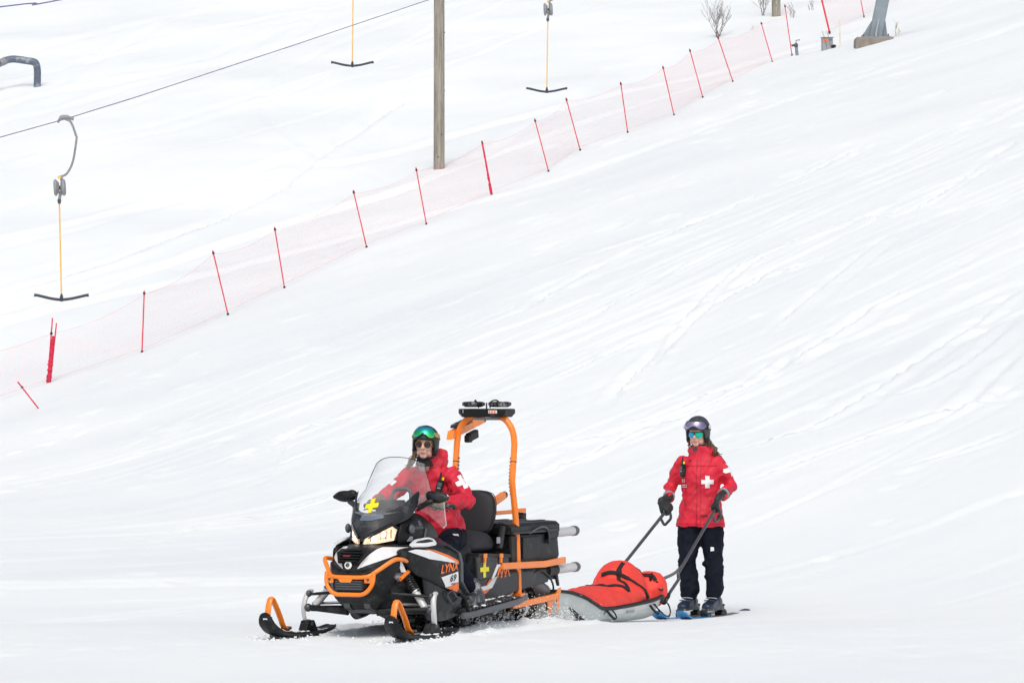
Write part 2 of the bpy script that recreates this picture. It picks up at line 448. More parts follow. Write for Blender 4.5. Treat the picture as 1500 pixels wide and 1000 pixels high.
def decal(name, poly, frame, bvh, m, parent, off=.003, step=.02, geo=None, maxd=.6):
    """a sticker: 2D polygon pressed on to the surface under it. frame = (origin, xdir, ydir, raydir)"""
    o, xd, yd, rd = [Vector(k) for k in frame]; rd = rd.normalized()
    v2, f = geo if geo else tri2d(poly, step)
    V, ok = [], []
    for x, y in [q[:2] for q in v2]:
        p = o + xd * x + yd * y
        h, nrm, _, _ = bvh.ray_cast(p, rd, maxd)
        if h is None: V.append(p); ok.append(False)
        else:
            if nrm.dot(rd) > 0: nrm = -nrm
            V.append(h + nrm * off); ok.append(True)
    f = [q for q in f if all(ok[i] for i in q)]
    if not f: print('decal missed', name); return None
    me = bpy.data.meshes.new(name); me.from_pydata([tuple(p) for p in V], [], f); me.update()
    bm = bmesh.new(); bm.from_mesh(me); bmesh.ops.delete(bm, geom=[v for v in bm.verts if not v.link_faces], context='VERTS')
    for fc in bm.faces:
        fc.normal_update()
        if fc.normal.dot(rd) > 0: fc.normal_flip()
    bm.to_mesh(me); bm.free()
    me.polygons.foreach_set('use_smooth', [True] * len(me.polygons))
    ob = link(name, me, parent, m); return ob

def text_geo(s, size, shear=0.0, extr=0.0, bold=.028):
    cu = bpy.data.curves.new('lettering', 'FONT'); cu.body = s; cu.size = size; cu.shear = shear; cu.extrude = extr; cu.offset = size * bold
    cu.align_x = 'CENTER'; cu.align_y = 'CENTER'; cu.resolution_u = 2
    o = bpy.data.objects.new('lettering', cu); COL.objects.link(o)
    bpy.context.view_layer.update()
    me = eval_mesh(o); g = [tuple(v.co) for v in me.vertices], [tuple(p.vertices) for p in me.polygons]
    bpy.data.objects.remove(o); bpy.data.curves.remove(cu); bpy.data.meshes.remove(me)
    return g

def lettering(name, s, size, c, xd, yd, m, parent, shear=0.0, sx=1.0):
    g = text_geo(s, size, shear)
    c, xd, yd = Vector(c), Vector(xd).normalized(), Vector(yd).normalized()
    return build(name, ([tuple(c + xd * p[0] * sx + yd * p[1]) for p in g[0]], g[1]), m, parent, smooth=False)

CROSS = lambda s, w: [(-w, -s), (w, -s), (w, -w), (s, -w), (s, w), (w, w), (w, s), (-w, s), (-w, w), (-s, w), (-s, -w), (-w, -w)]

# ------------------------------------------------------------------ value noise (numpy)
_tab = rng.random((256, 256))
def vnoise(x, y, seed=0):
    x = np.asarray(x, float) + seed * 17.31; y = np.asarray(y, float) + seed * 9.77
    xi = np.floor(x).astype(int); yi = np.floor(y).astype(int); fx = x - xi; fy = y - yi
    fx = fx * fx * (3 - 2 * fx); fy = fy * fy * (3 - 2 * fy)
    a = _tab[xi & 255, yi & 255]; b = _tab[(xi + 1) & 255, yi & 255]; c = _tab[xi & 255, (yi + 1) & 255]; d = _tab[(xi + 1) & 255, (yi + 1) & 255]
    return (a * (1 - fx) + b * fx) * (1 - fy) + (c * (1 - fx) + d * fx) * fy - .5
def fbm(x, y, seed=0, oct=3):
    s = 0; a = 1.0
    for k in range(oct):
        s = s + a * vnoise(x * 2 ** k, y * 2 ** k, seed + k * 3); a *= .5
    return s
def noise3(p, sc, seed=0):
    p = p * sc
    return (vnoise(p[:, 0] + .37 * p[:, 2], p[:, 1] - .61 * p[:, 2], seed) + vnoise(p[:, 1] + .53 * p[:, 0], p[:, 2] + .29 * p[:, 0], seed + 5) +
            vnoise(p[:, 2] - .47 * p[:, 1], p[:, 0] + .41 * p[:, 1], seed + 9)) * .75

# organic solids: overlapping closed shapes fused into ONE surface (voxel remesh), smoothed, creased
def organic(name, geos, voxel, m, parent=None, iters=6, crease=None, factor=.5):
    g = join(*geos)
    me = bpy.data.meshes.new('tmp'); me.from_pydata(g[0], [], g[1]); me.update()
    bm = bmesh.new(); bm.from_mesh(me); bmesh.ops.recalc_face_normals(bm, faces=bm.faces); bm.to_mesh(me); bm.free()
    o = bpy.data.objects.new('tmp', me); COL.objects.link(o)
    md = o.modifiers.new('r', 'REMESH'); md.mode = 'VOXEL'; md.voxel_size = voxel
    if iters:
        md = o.modifiers.new('s', 'SMOOTH'); md.iterations = iters; md.factor = factor
    bpy.context.view_layer.update()
    em = eval_mesh(o); bpy.data.objects.remove(o); bpy.data.meshes.remove(me)
    if crease:
        n = len(em.vertices); co = np.empty(n * 3); no = np.empty(n * 3)
        em.vertices.foreach_get('co', co); em.vertices.foreach_get('normal', no)
        co = co.reshape(-1, 3); no = no.reshape(-1, 3)
        co = co + no * crease(co)[:, None]
        em.vertices.foreach_set('co', co.ravel()); em.update()
    em.name = name
    em.polygons.foreach_set('use_smooth', [True] * len(em.polygons))
    em.materials.clear()
    return link(name, em, parent, m)

def chain(pts, rad, segs=12):
    """tapered limb: frustums with balls at the joints"""
    g = [tube(pts, rad, segs)]
    for p, r in zip(pts, rad):
        q = max(r) if isinstance(r, (tuple, list)) else r
        mn = min(r) if isinstance(r, (tuple, list)) else r
        g.append(ell(p, (mn, mn, mn), 12, 8))
    return join(*g)
def splus(t, k): return k * np.logaddexp(0, np.asarray(t, float) / k)
def ground_base(x, y):
    """run-out flat, a side slope rising to the right, a steeper hill behind the net fence"""
    t = np.clip((y - 33) / 5.5, 0, 1); z = -.2 * t * t * (3 - 2 * t)
    t = np.clip((y - 44) / 30, 0, 1); z = z * (1 - t * t * (3 - 2 * t))
    u = (x - 7) * .942 + (y - 38) * .334 + 2
    z = z + .315 * splus(u, 1.2)
    v = (x + 10.8) * -.921 + (y - 100) * .388
    return z + .25 * splus(v - 3, 2.5)

_tracks = []
for i in range(56):
    x0, y0 = rng.uniform(-4, 17), rng.uniform(44, 100)
    a = R(50 + rng.normal(0, 6)); L_ = rng.uniform(9, 34); w = rng.uniform(.07, .22); dp = rng.uniform(.008, .022) * (y0 / 70)
    _tracks.append((x0, y0, math.cos(a), math.sin(a), L_, w, dp, rng.normal(.003, .003)))
for i in range(22):      # beyond the net: old drag-lift track and skier marks
    x0, y0 = rng.uniform(-22, -3), rng.uniform(112, 175)
    a = R(62 + rng.normal(0, 8)); L_ = rng.uniform(14, 40); w = rng.uniform(.12, .45); dp = rng.uniform(.03, .10)
    _tracks.append((x0, y0, math.cos(a), math.sin(a), L_, w, dp, rng.normal(0, .006)))
for c in (-.16, .16):    # faint pair of ruts running left from behind the snowmobile
    _tracks.append((-3.2 + c, 39.5 + c * .4, .42, .9075, 6, .09, .02, .0))
    _tracks.append((-3.6, 45 + c * 3.0, .95, .30, 4.2, .25, .03, .02))
_prints = [(rng.uniform(-1.6, .6), rng.uniform(52, 64), rng.uniform(.10, .2)) for _ in range(46)] + \
          [(rng.uniform(-10, -2), rng.uniform(70, 98), rng.uniform(.12, .3)) for _ in range(60)] + \
          [(rng.uniform(0, 12), rng.uniform(90, 140), rng.uniform(.15, .4)) for _ in range(60)] + \
          [(rng.uniform(-6, 7), rng.uniform(42, 70), rng.uniform(.08, .2)) for _ in range(60)]
SO = np.array([-1.193, 32.0]); SF = np.array([-.42, -.9075]); SL = np.array([.9075, -.42])   # snowmobile frame on the ground

def ground(x, y):
    x = np.asarray(x, float); y = np.asarray(y, float)
    z = ground_base(x, y)
    s = x * .61 + y * .79; c = x * .79 - y * .61
    steep = np.clip((x - 7) * .0942 + (y - 38) * .0334 + .35, 0, 1)
    far = np.clip((y - 60) / 90, 0, 1)
    z = z + (.004 + .016 * steep) * fbm(s / 7, c / .8, 1, 3)
    z = z + (.010 + .05 * steep + .26 * far) * fbm(x / 6, y / 9, 2, 3)
    z = z + (.009 + .010 * steep) * fbm(x / .55, y / .8, 3, 3)
    near = np.exp(-((y - 31.0) / 3.2) ** 2)
    z = z + .016 * near * fbm(x / .16, y / .25, 4, 3)
    for (x0, y0, dx, dy, L_, w, dp, cv) in _tracks:
        t = (x - x0) * dx + (y - y0) * dy; q = -(x - x0) * dy + (y - y0) * dx - cv * t * t
        k = np.abs(q) < w * 4
        win = np.exp(-(t[k] / L_) ** 4)
        z[k] = z[k] - dp * win * (np.exp(-(q[k] / w) ** 2) - .55 * np.exp(-((q[k] - w * 1.8) / (w * .9)) ** 2))
    for (x0, y0, r) in _prints:
        k = (np.abs(x - x0) < r * 3) & (np.abs(y - y0) < r * 4)
        d2 = ((x[k] - x0) / r) ** 2 + ((y[k] - y0) / (r * 1.5)) ** 2
        z[k] = z[k] - r * .17 * (np.exp(-d2) - .5 * np.exp(-(d2 - 2.2) ** 2))
    # ruts pressed by skis and track, loose ridges along them
    X = (x - SO[0]) * SF[0] + (y - SO[1]) * SF[1]; Y = (x - SO[0]) * SL[0] + (y - SO[1]) * SL[1]
    beh = 1 / (1 + np.exp((X + .1) / .12)) * np.exp(-np.clip(-X - 12, 0, 99) / 8)
    rough = fbm(x / .09, y / .14, 6, 2)
    for yc, w, dp, x1 in ((-.52, .13, .030, .1), (.52, .13, .030, .1), (0, .30, .03, -1.0)):
        b = 1 / (1 + np.exp((X - x1 + .35) / .12)) * np.exp(-np.clip(-X - 2.9, 0, 99) / .35)
        q = np.abs(Y - yc)
        z = z - dp * b * np.exp(-(q / w) ** 6) + b * (dp * .9 + .03 * np.clip(rough, 0, 1)) * np.exp(-((q - w * 1.35) / (w * .4)) ** 2)
    return z
def gz(x, y): return float(ground(np.array([x]), np.array([y]))[0])

def axis(parts):
    out = []
    for a, b, st in parts:
        n = max(1, int(round((b - a) / st))); out += list(np.linspace(a, b, n, endpoint=False))
    out.append(parts[-1][1]); return np.array(out)
gx = axis([(-160, -40, 4), (-40, -26, .7), (-26, -10, .16), (-10, -4.5, .08), (-4.5, 4.5, .042), (4.5, 10, .07), (10, 20, .13), (20, 40, .7), (40, 160, 4)])
gy = axis([(-60, 20, 2.5), (20, 29.5, .25), (29.5, 40, .045), (40, 52, .08), (52, 84, .10), (84, 130, .18), (130, 215, .36), (215, 300, 3), (300, 620, 12)])
GX, GY = np.meshgrid(gx, gy)
GZ = ground(GX.ravel(), GY.ravel())
nx, ny = len(gx), len(gy)
# ski and sledge runs pressed into the slope: polylines on the ground
RUNS = [([(7.5,63.3),(6.3,60.1),(5.5,58.5),(4.7,56.7),(3.8,55.1),(2.8,54.8)],0.13,0.05),([(7.2,60.5),(6.4,57.9),(5.5,56.0),(4.8,55.5)],0.1,0.03),([(6.2,66.8),(5.5,65.8),(4.9,64.2),(4.2,62.6),(3.5,61.0),(2.7,61.2),(2.1,60.4),(1.2,60.0),(0.1,61.0)],0.11,0.045),([(6.8,76.2),(6.0,74.0),(5.4,72.0),(4.5,68.9),(3.8,66.1)],0.09,0.035),([(9.3,84.7),(8.8,83.0),(7.3,79.0),(6.5,80.5),(5.3,80.0),(4.3,79.2),(3.7,77.3),(2.9,73.2),(2.2,68.8),(1.5,64.5)],0.12,0.05),([(6.1,75.8),(5.2,75.2),(4.6,75.6),(3.8,74.2),(3.1,72.4),(2.6,69.8),(1.7,65.9),(1.4,63.1)],0.16,0.06),([(5.8,95.6),(4.4,93.0),(3.2,90.5),(1.9,87.2),(0.8,84.5),(0.1,82.2)],0.22,0.06),([(5.9,87.5),(5.3,86.3),(4.6,85.5)],0.15,0.04),([(2.8,71.0),(2.1,71.2),(1.5,70.2),(0.7,68.9),(0.1,68.9)],0.12,0.05),([(4.2,63.6),(3.8,61.9),(3.3,60.6),(2.8,60.1),(2.4,59.6),(1.6,59.3),(0.9,58.2),(0.1,57.8)],0.12,0.045),([(6.2,52.4),(5.7,53.0),(5.3,53.1),(4.5,52.8),(3.6,52.3),(2.9,51.8)],0.12,0.04),([(5.9,49.9),(5.1,49.5),(4.3,49.5)],0.1,0.03),([(8.4,99.8),(7.2,97.5),(6.6,96.2),(5.2,94.5)],0.18,0.05),([(10.4,87.6),(9.8,86.2),(9.4,85.0)],0.2,0.06),([(9.1,76.8),(8.5,76.2),(8.0,76.0)],0.15,0.04),([(7.6,68.5),(6.8,67.2)],0.12,0.03),([(6.8,56.9),(6.2,55.0),(5.5,53.0),(4.8,52.2)],0.12,0.035),([(3.4,82.3),(2.6,80.6),(1.6,78.2),(0.7,75.6)],0.2,0.035),([(-2.2,61.5),(-2.8,60.5),(-3.4,59.4),(-3.9,59.2),(-4.4,57.8),(-4.7,53.9)],0.07,0.03),([(-2.2,60.9),(-2.8,59.9),(-3.3,58.8),(-3.8,58.6),(-4.3,57.0),(-4.6,53.0)],0.06,0.025),([(-5.6,75.0),(-6.3,75.4),(-7.0,75.2),(-7.3,74.8)],0.15,0.03),([(-7.8,84.4),(-8.7,84.2),(-9.2,81.5)],0.15,0.03),([(-7.2,71.8),(-7.4,69.0),(-7.5,65.5)],0.15,0.03),([(-2.1,71.2),(-3.3,72.2),(-3.8,71.7),(-3.8,68.5),(-3.8,63.5)],0.15,0.03),([(-2.8,151.0),(-4.1,149.4),(-5.1,145.6),(-6.1,139.8),(-6.8,135.1),(-7.5,131.2),(-8.6,126.8),(-9.9,123.5),(-11.2,120.6),(-12.5,118.6),(-13.9,116.7)],0.32,0.1),([(-15.6,130.9),(-14.7,133.1),(-13.7,135.9)],0.25,0.05),([(-16.4,137.6),(-15.7,140.4),(-15.1,143.4)],0.25,0.05),([(-5.2,154.2),(-2.8,152.4)],0.3,0.05)]

G2 = GZ.reshape(ny, nx)
def press(line, w, dp):
    P_ = [(p.x, p.y) for p in spline([(x, y, 0) for x, y in line], 7)]
    best = np.zeros_like(G2); rr_ = np.random.default_rng(int(abs(line[0][0]) * 100))
    n = len(P_) - 1
    for i in range(n):
        (x0, y0), (x1, y1) = P_[i], P_[i + 1]; m_ = w * 4
        i0, i1 = np.searchsorted(gx, [min(x0, x1) - m_, max(x0, x1) + m_]); j0, j1 = np.searchsorted(gy, [min(y0, y1) - m_, max(y0, y1) + m_])
        if i1 <= i0 or j1 <= j0: continue
        X, Y = GX[j0:j1, i0:i1], GY[j0:j1, i0:i1]; dx, dy = x1 - x0, y1 - y0; L2 = dx * dx + dy * dy + 1e-9
        t = np.clip(((X - x0) * dx + (Y - y0) * dy) / L2, 0, 1)
        q = ((X - x0) * -dy + (Y - y0) * dx) / math.sqrt(L2)
        d2 = (X - x0 - t * dx) ** 2 + (Y - y0 - t * dy) ** 2
        fade = min(1, (i + .5) / 6, (n - i) / 6) * (.75 + .5 * rr_.random())
        g = -np.exp(-d2 / w ** 2) + .45 * np.exp(-(np.sqrt(d2) - 1.9 * w) ** 2 / (w * .8) ** 2) * (q > 0)
        g = g * dp * fade; bb = best[j0:j1, i0:i1]; k = np.abs(g) > np.abs(bb); bb[k] = g[k]
    return best
for line, w, dp in RUNS:
    G2 += press(line, w, dp * 1.45)
    if dp > .028 and line[0][1] < 140:
        for k in range(2):
            ox = rng.uniform(.25, .6) * rng.choice((-1, 1)); G2 += press([(x + ox * .8 + rng.normal(0, .03), y - ox * .6) for x, y in line], w * .8, dp * rng.uniform(.3, .6))
GZ = G2.ravel()
V = np.stack([GX.ravel(), GY.ravel(), GZ], 1)
ii = np.arange(ny - 1)[:, None] * nx + np.arange(nx - 1)[None, :]
Q = np.stack([ii, ii + 1, ii + nx + 1, ii + nx], -1).reshape(-1, 4)
me = bpy.data.meshes.new('snow_ground')
me.vertices.add(len(V)); me.vertices.foreach_set('co', V.ravel())
me.loops.add(Q.size); me.loops.foreach_set('vertex_index', Q.ravel().astype(np.int32))
me.polygons.add(len(Q)); me.polygons.foreach_set('loop_start', np.arange(len(Q), dtype=np.int32) * 4)
me.polygons.foreach_set('use_smooth', np.ones(len(Q), bool))
me.update(calc_edges=True)
print('terrain verts', len(V))
tag(link('snow_ground', me, None, 'snow'), kind='structure')

# ------------------------------------------------------------------ fence of netting on red poles
POSTS = [(-10.66, 98.8, .11, 1.49), (-8.66, 100.75, .05, 1.44), (-6.88, 104.05, -.36, 1.57), (-5.69, 107.4, -.24, 1.53), (-3.81, 112.35, -.34, 1.51),
         (-2.3, 115.0, -.27, 1.53), (-.58, 121.05, -.27, 1.52), (1.04, 124.25, -.39, 1.54), (2.01, 127.8, -.41, 1.58), (3.49, 130.05, -.21, 1.55),
         (5.0, 133.1, -.34, 1.54), (6.07, 137.2, -.41, 1.57), (7.26, 141.7, -.49, 1.51), (8.94, 147.9, -.38, 1.38), (9.64, 148.25, -.24, 1.79)]
POSTS = [(-13.2, 95.2, .0, 1.5)] + POSTS
fence = thing('safety_fence', 'pale pink safety net on thin leaning red poles running diagonally up the snow slope', 'fence', (0, 0, 0))
clip_me = None
ends = []
for i, (x, y, dx, h) in enumerate(POSTS):
    z = gz(x, y)
    a = Vector((x - dx * .15, y, z - .15)); b = Vector((x + dx, y, z + h)); d = b - a
    ends.append((Vector((x, y, z)), b))
    thick = 1.7 if i in (7,) else 1.0
    p = build('pole', tube([a, a + d * .5, b], .0165 * thick, 7), 'post_red', fence)
    for t in ((.96, .10) if i != 1 else (.78,)):
        c = a + d * t
        build('clip', tube([c - d.normalized() * .03, c + d.normalized() * .03], .03, 7), 'rubber', p)
def net_panel(p0, p1, sag=.13, cell=.062):
    (a0, b0), (a1, b1) = p0, p1
    L_ = (a1 - a0).length; nu = max(4, int(L_ / cell)); nv = 22; G = []
    def pt(u, v):
        s = sag * 4 * u * (1 - u); lo = a0.lerp(a1, u); hi = b0.lerp(b1, u)
        q = lo.lerp(hi, .07 + .87 * v); q.z -= s * (.25 + .75 * v) * (1 if v > .2 else .5); q.y += .05 * math.sin(u * 9 + v * 3)
        gl = gz(q.x, q.y) + .02 if v == 0 else -99
        if q.z < gl: q.z = gl
        return q
    for i in range(nu + 1):
        u = i / nu; G.append(tube([pt(u, k / 6) for k in range(7)], .0007, 3, caps=False))
    for k in range(nv + 1):
        v = k / nv; r = .0007 if 0 < k < nv else .0026
        G.append(tube([pt(j / 10, v) for j in range(11)], r, 3, caps=False))
    return join(*G)
for i in range(len(POSTS) - 1):
    p0, p1 = ends[i], ends[i + 1]
    if i == 1: p0 = (ends[1][0], ends[1][0].lerp(ends[1][1], .80))
    if i == 0: p1 = (ends[1][0], ends[1][0].lerp(ends[1][1], .80))
    build('net_panel', net_panel(p0, p1), 'net_red', fence, smooth=False)
# rolled spare netting tied to the lowest visible pole and a second pole
b0, b1 = ends[1]
def bundle(name, a, b, r, n=26, seed=3):
    rr = random.Random(seed); pts = [a.lerp(b, k / n) for k in range(n + 1)]
    rad = [r * (.6 + .9 * rr.random()) * (1.2 - .5 * k / n) for k in range(n + 1)]
    return tube(pts, rad, 7)
build('rolled_net', bundle('n', b0 + Vector((.02, -.02, 0)), b0.lerp(b1, .72) + Vector((.05, -.02, 0)), .05), 'net_dense', fence)
build('pole', rod(b0 + Vector((.06, 0, 0)), b0.lerp(b1, .92) + Vector((.10, 0, 0)), .0165, 7), 'post_red', fence)
b7, t7 = ends[7]
build('rolled_net', bundle('n', b7 + Vector((0, -.02, .02)), b7.lerp(t7, .95) + Vector((0, -.02, 0)), .027, seed=5), 'net_dense', fence)

# upper fence, cut by the top of the picture
f2 = thing('safety_fence', 'short upper run of thick leaning red poles with faint netting beside the steel pylon', 'fence', (0, 0, 0))
e2 = []
for i, (x, y, dx, h, r) in enumerate(((11.46, 154.7, -.5, 2.0, .034), (13.06, 159.2, -.38, 1.8, .017), (14.94, 164.7, -.26, 1.7, .02))):
    z = gz(x, y); a = Vector((x, y, z - .1)); b = Vector((x + dx, y, z + h)); e2.append((Vector((x, y, z)), b))
    p = build('pole', rod(a, b, r, 7), 'post_red', f2)
    c = a.lerp(b, .08); d = (b - a).normalized()
    build('clip', rod(c - d * .03, c + d * .03, r + .014, 7), 'rubber', p)
for i in range(2): build('net_panel', net_panel(e2[i], e2[i + 1]), 'net_red', f2, smooth=False)

x, y = -10.23, 93.15; z = gz(x, y)
st = thing('fallen_pole', 'single short red pole tilted far over in the snow at the left edge', 'pole', (x, y, z))
build('shaft', rod((.03, 0, -.06), (-.47, 0, .58), .0165, 7), 'post_red', st)
build('clip', rod((-.36, 0, .445), (-.385, 0, .475), .027, 7), 'rubber', st)
x, y = 11.07, 145.05; z = gz(x, y)
tag(build('thin_pole', rod((x, y, z - .1), (x - .03, y, z + 1.0), .02, 7), 'paleyellow'), 'thin pale yellow marker pole standing beside the grey junction box', 'pole')


# ------------------------------------------------------------------ wooden lift poles
def wood_pole(x, y, r, h, label, cuts):
    z = gz(x, y); t = thing('wooden_pole', label, 'pole', (x, y, z), 0, 'weathered wooden poles of the drag lift')
    rings = []
    for k in range(15):
        zz = -.5 + (h + .5) * k / 14; q = r * (1.03 - .008 * zz)
        rings.append([(q * math.cos(a) * (1 + .025 * math.sin(3 * a + zz * .4)), q * math.sin(a), zz) for a in [2 * math.pi * i / 20 for i in range(20)]])
    build('shaft', loft(rings), 'wood', t)
    for zz, a in cuts:
        build('bolt', rod((r * .95 * math.cos(a), r * .95 * math.sin(a), zz), (r * 1.12 * math.cos(a), r * 1.12 * math.sin(a), zz), .022, 8), 'steel', t)
    return t
wood_pole(-2.25, 132.7, .165, 9.5, 'tall weathered grey wooden pole standing behind the net fence near mid picture', [(.35, -1.7), (1.05, -1.1), (2.4, -.05), (4.2, -.1), (5.3, -.08)])
wood_pole(10.18, 165.75, .165, 8.0, 'brown wooden pole beside bare shrubs at the top edge of the picture', [(.4, -1.6)])

# ------------------------------------------------------------------ drag-lift ropes and T-bars
def P3(px, py, D): return Vector(((px - 750) / 6304 * D, D, 1.9 + (560 - py) / 6304 * D))
c1 = [P3(a, b, d) for a, b, d in ((-260, 262, 80), (-120, 230, 86), (0, 201, 91), (95, 174.5, 95), (200, 142, 99.5), (300, 109, 104), (440, 63, 112), (515, 37.5, 117), (633, -2, 126), (760, -46, 138), (900, -97, 155))]
tag(build('lift_rope', tube(c1, .0115, 7), 'cable'), 'taut steel rope carrying the near T-bar, crossing the upper left', 'rope')
c2 = spline([(-21, 88, 8.2), (-12.49, 105, 11.06), (-11.29, 107, 11.4), (-4.49, 121, 14.3), (1.06, 126, 15.2), (8, 150, 19.5), (14, 180, 25)], 8)
tag(build('lift_rope', tube(c2, .017, 7), 'cable'), 'steel rope touching only the top left corner of the picture', 'rope')

def t_bar(loc, label, top, pole_len, yaw, tilt=0.0, first=None):
    """origin at the middle of the crossbar; pole rises, spool, bent hanger and rope clamp above"""
    t = thing('lift_t_bar', label, 'T-bar', loc, yaw, 'T-bars hanging from the drag lift')
    c = Vector((tilt, 0, pole_len))
    build('pole', rod((0, 0, .02), c, .0175, 9), 'tbar_pole', t)
    bar = []
    for k in range(25):
        u = -1 + k / 12; zz = .115 * (abs(u) ** 1.5 if abs(u) < .45 else .45 ** 1.5 + (abs(u) - .45) * 1.25) - .03
        if abs(u) > .9: zz -= .012 * (abs(u) - .9) * 10
        bar.append((u * .6, 0, zz))
    rad = [(.032 if abs(-1 + k / 12) < .92 else .038) + (.014 if k == 12 else 0) for k in range(25)]
    build('crossbar', tube(bar, [(r, .03) for r in rad], 9), 'tbar_dark', t)
    build('socket', lathe((0, 0, -.02), (0, 0, 1), [(0, .04), (.05, .038), (.10, .024), (.12, .022)], 12), 'tbar_dark', t)
    s = c + Vector((0, 0, .34))
    build('nozzle', lathe(c, (0, 0, 1), [(-.05, .032), (.02, .045), (.05, .036)], 12), 'steel', t)
    hous = build('spool_bracket', tube(rounded([c + Vector((0, 0, .04)), c + Vector((.02, 0, .16)), s + Vector((.09, 0, .0)), s + Vector((.03, 0, .22))], .05), .035, 9), 'spool', t)
    build('spring_drum', lathe(s + Vector((-.125, 0, -.04)), (1, 0, .05), [(0, .05), (.005, .15), (.03, .185), (.06, .185), (.085, .14), (.12, .12)], 26), 'spool', t)
    build('spring_drum', lathe(s + Vector((.03, 0, -.04)), (1, 0, .05), [(0, .12), (.02, .155), (.05, .18), (.09, .18), (.11, .14), (.115, .05)], 26), 'spool', t)
    build('axle', rod(s + Vector((-.12, 0, -.045)), s + Vector((.10, 0, -.035)), .045, 10), 'steel', t)
    build('warning_label', box(s + Vector((-.0, -.045, .19)), (.07, .01, .06)), 'tbar_pole', t)
    top = Vector(top) - Vector(loc); top = Matrix.Rotation(-yaw, 3, 'Z') @ top
    hp = [s + Vector((.02, 0, .20)), s + Vector((.17, 0, .28)), s + Vector((.30, 0, .55)), s.lerp(top, .62) + Vector((.30, 0, .12)), top + Vector((.24, 0, -.36)), top + Vector((.13, 0, -.07)), top]
    build('hanger', tube(spline(hp, 6), .026, 9), 'spool', t)
    build('rope_clamp', tube(spline([top + Vector((-.16, 0, -.08)), top + Vector((-.09, 0, .03)), top + Vector((.05, 0, .04)), top + Vector((.19, 0, .0))], 4), [.03] * 4 + [.05] * 5 + [.038] * 4, 9), 'spool', t)
    return t
t_bar(P3(90, 437, 95), 'largest T-bar, hanging at far left with its whole grey spool in view', P3(95, 174.5, 95), 2.14, R(3), -.05)
t_bar(P3(516, 95, 121), 'T-bar hanging left of the wooden pole, only yellow shaft and dark crossbar in view', (-4.49, 121, 14.3), 2.10, R(-2), .02)
t_bar(P3(801, 133, 126), 'T-bar hanging right of the wooden pole with its grey spool at the top edge', (1.06, 126, 15.2), 2.08, R(2), .03)

# ------------------------------------------------------------------ steel pylon foot on concrete
x, y = 11.9, 141.5; z = gz(x, y)
py = thing('steel_pylon', 'leaning grey steel lift pylon leg on a low concrete base at the top right', 'pylon', (x, y, z))
ax = Vector((.18, 0, 1)).normalized()
def prof(c, w, d): return [(c[0] - w, c[1] - d, c[2]), (c[0] + w, c[1] - d, c[2]), (c[0] + w, c[1] + d, c[2]), (c[0] - w, c[1] + d, c[2])]
build('column', loft([prof((.05, 0, .2), .21, .2), prof((.05 + .2 * 6, 0, 6.2), .19, .18)]), 'pylon', py, bevel=.02, smooth=False)
for s in (-1, 1):
    build('gusset', slab([(.05 + s * .213, -.03, .21), (.05 + s * .44, -.03, .21), (.05 + s * .40, -.03, .30), (.17 + s * .205, -.03, .80)], (0, .06, 0)), 'pylon', py, smooth=False)
build('gusset', slab([(.02, -.203, .21), (.02, -.40, .21), (.02, -.36, .30), (.12, -.2, .8)], (.06, 0, 0)), 'pylon', py, smooth=False)
build('base_plate', box((.05, 0, .195), (.98, .86, .03)), 'pylon', py, bevel=.006, smooth=False)
rg = []
for zz, k in ((-.8, 1.0), (.0, 1.0), (.12, .995), (.178, .97)): rg.append([(.0 + a * .62 * k, b * .55 * k, zz) for a, b in ((-1, -1), (1, -1), (1, 1), (-1, 1))])
build('concrete_base', loft(rg), 'concrete', py, smooth=False, bevel=.015)
for a in (-.36, .46):
    for b in (-.3, .3):
        build('anchor_bolt', rod((a, b, .2), (a, b, .30), .02, 8), 'steel', py)

# ------------------------------------------------------------------ junction box, hydrant, rail, shrubs
x, y = 10.69, 145.9; z = gz(x, y)
jb = thing('junction_box', 'small grey metal junction box with orange label half sunk in snow below the pylon', 'junction box', (x, y, z), R(8))
build('housing', box((0, 0, .17), (.36, .26, .46)), 'box_grey', jb, bevel=.015)
build('lid', box((0, -.012, .405), (.40, .31, .025)), 'box_grey', jb, bevel=.006)
build('warning_label', box((-.08, -.133, .29), (.15, .006, .10)), 'orange_print', jb)
build('lock', rod((.10, -.125, .32), (.10, -.15, .32), .022, 10), 'steel', jb)
build('socket', lathe((.16, -.12, .10), (.5, -1, 0), [(0, .06), (.10, .06), (.11, .045), (.14, .045)], 14), 'rubber', jb)
for a, b in ((-.1, .10), (.05, .06)):
    build('wire', tube(spline([(a - .10, -.14, .62), (a, -.15, .3), (a + b, -.17, -.1), (a + b + .12, -.2, -.35)], 5), .006, 5), 'twig', jb)
x, y = 9.83, 148.0; z = gz(x, y)
hy = thing('hydrant', 'slim grey snow making hydrant standing at the foot of a red fence pole', 'hydrant', (x, y, z))
build('riser', rod((0, 0, -.2), (-.05, -.05, .30), .055, 12), 'pylon', hy)
build('valve', ell((-.06, -.06, .33), (.075, .075, .085), 12, 8), 'steel', hy)
build('outlet', rod((-.06, -.06, .34), (-.21, -.1, .32), .04, 10), 'steel', hy)
build('handle', tube(rounded([(-.06, -.06, .38), (-.06, -.06, .5), (.08, -.06, .52)], .03), .014, 7), 'steel', hy)

x, y = -17.75, 160.55; z = gz(x, y)
rl = thing('pipe_rail', 'bent blue grey pipe arching out of the snow at the top left corner', 'pipe', (x, y, z))
build('pipe', tube(rounded([(.02, 0, -.5), (.04, 0, .62), (-.02, 0, .93), (-1.0, 0, 1.07), (-3.2, .2, .0), (-4.4, .3, -.7)], .28, 7), .135, 16), 'bluegrey', rl)
build('collar', tube([(-1.13, .01, 1.0), (-1.3, .02, .92)], .146, 16), 'spool', rl)

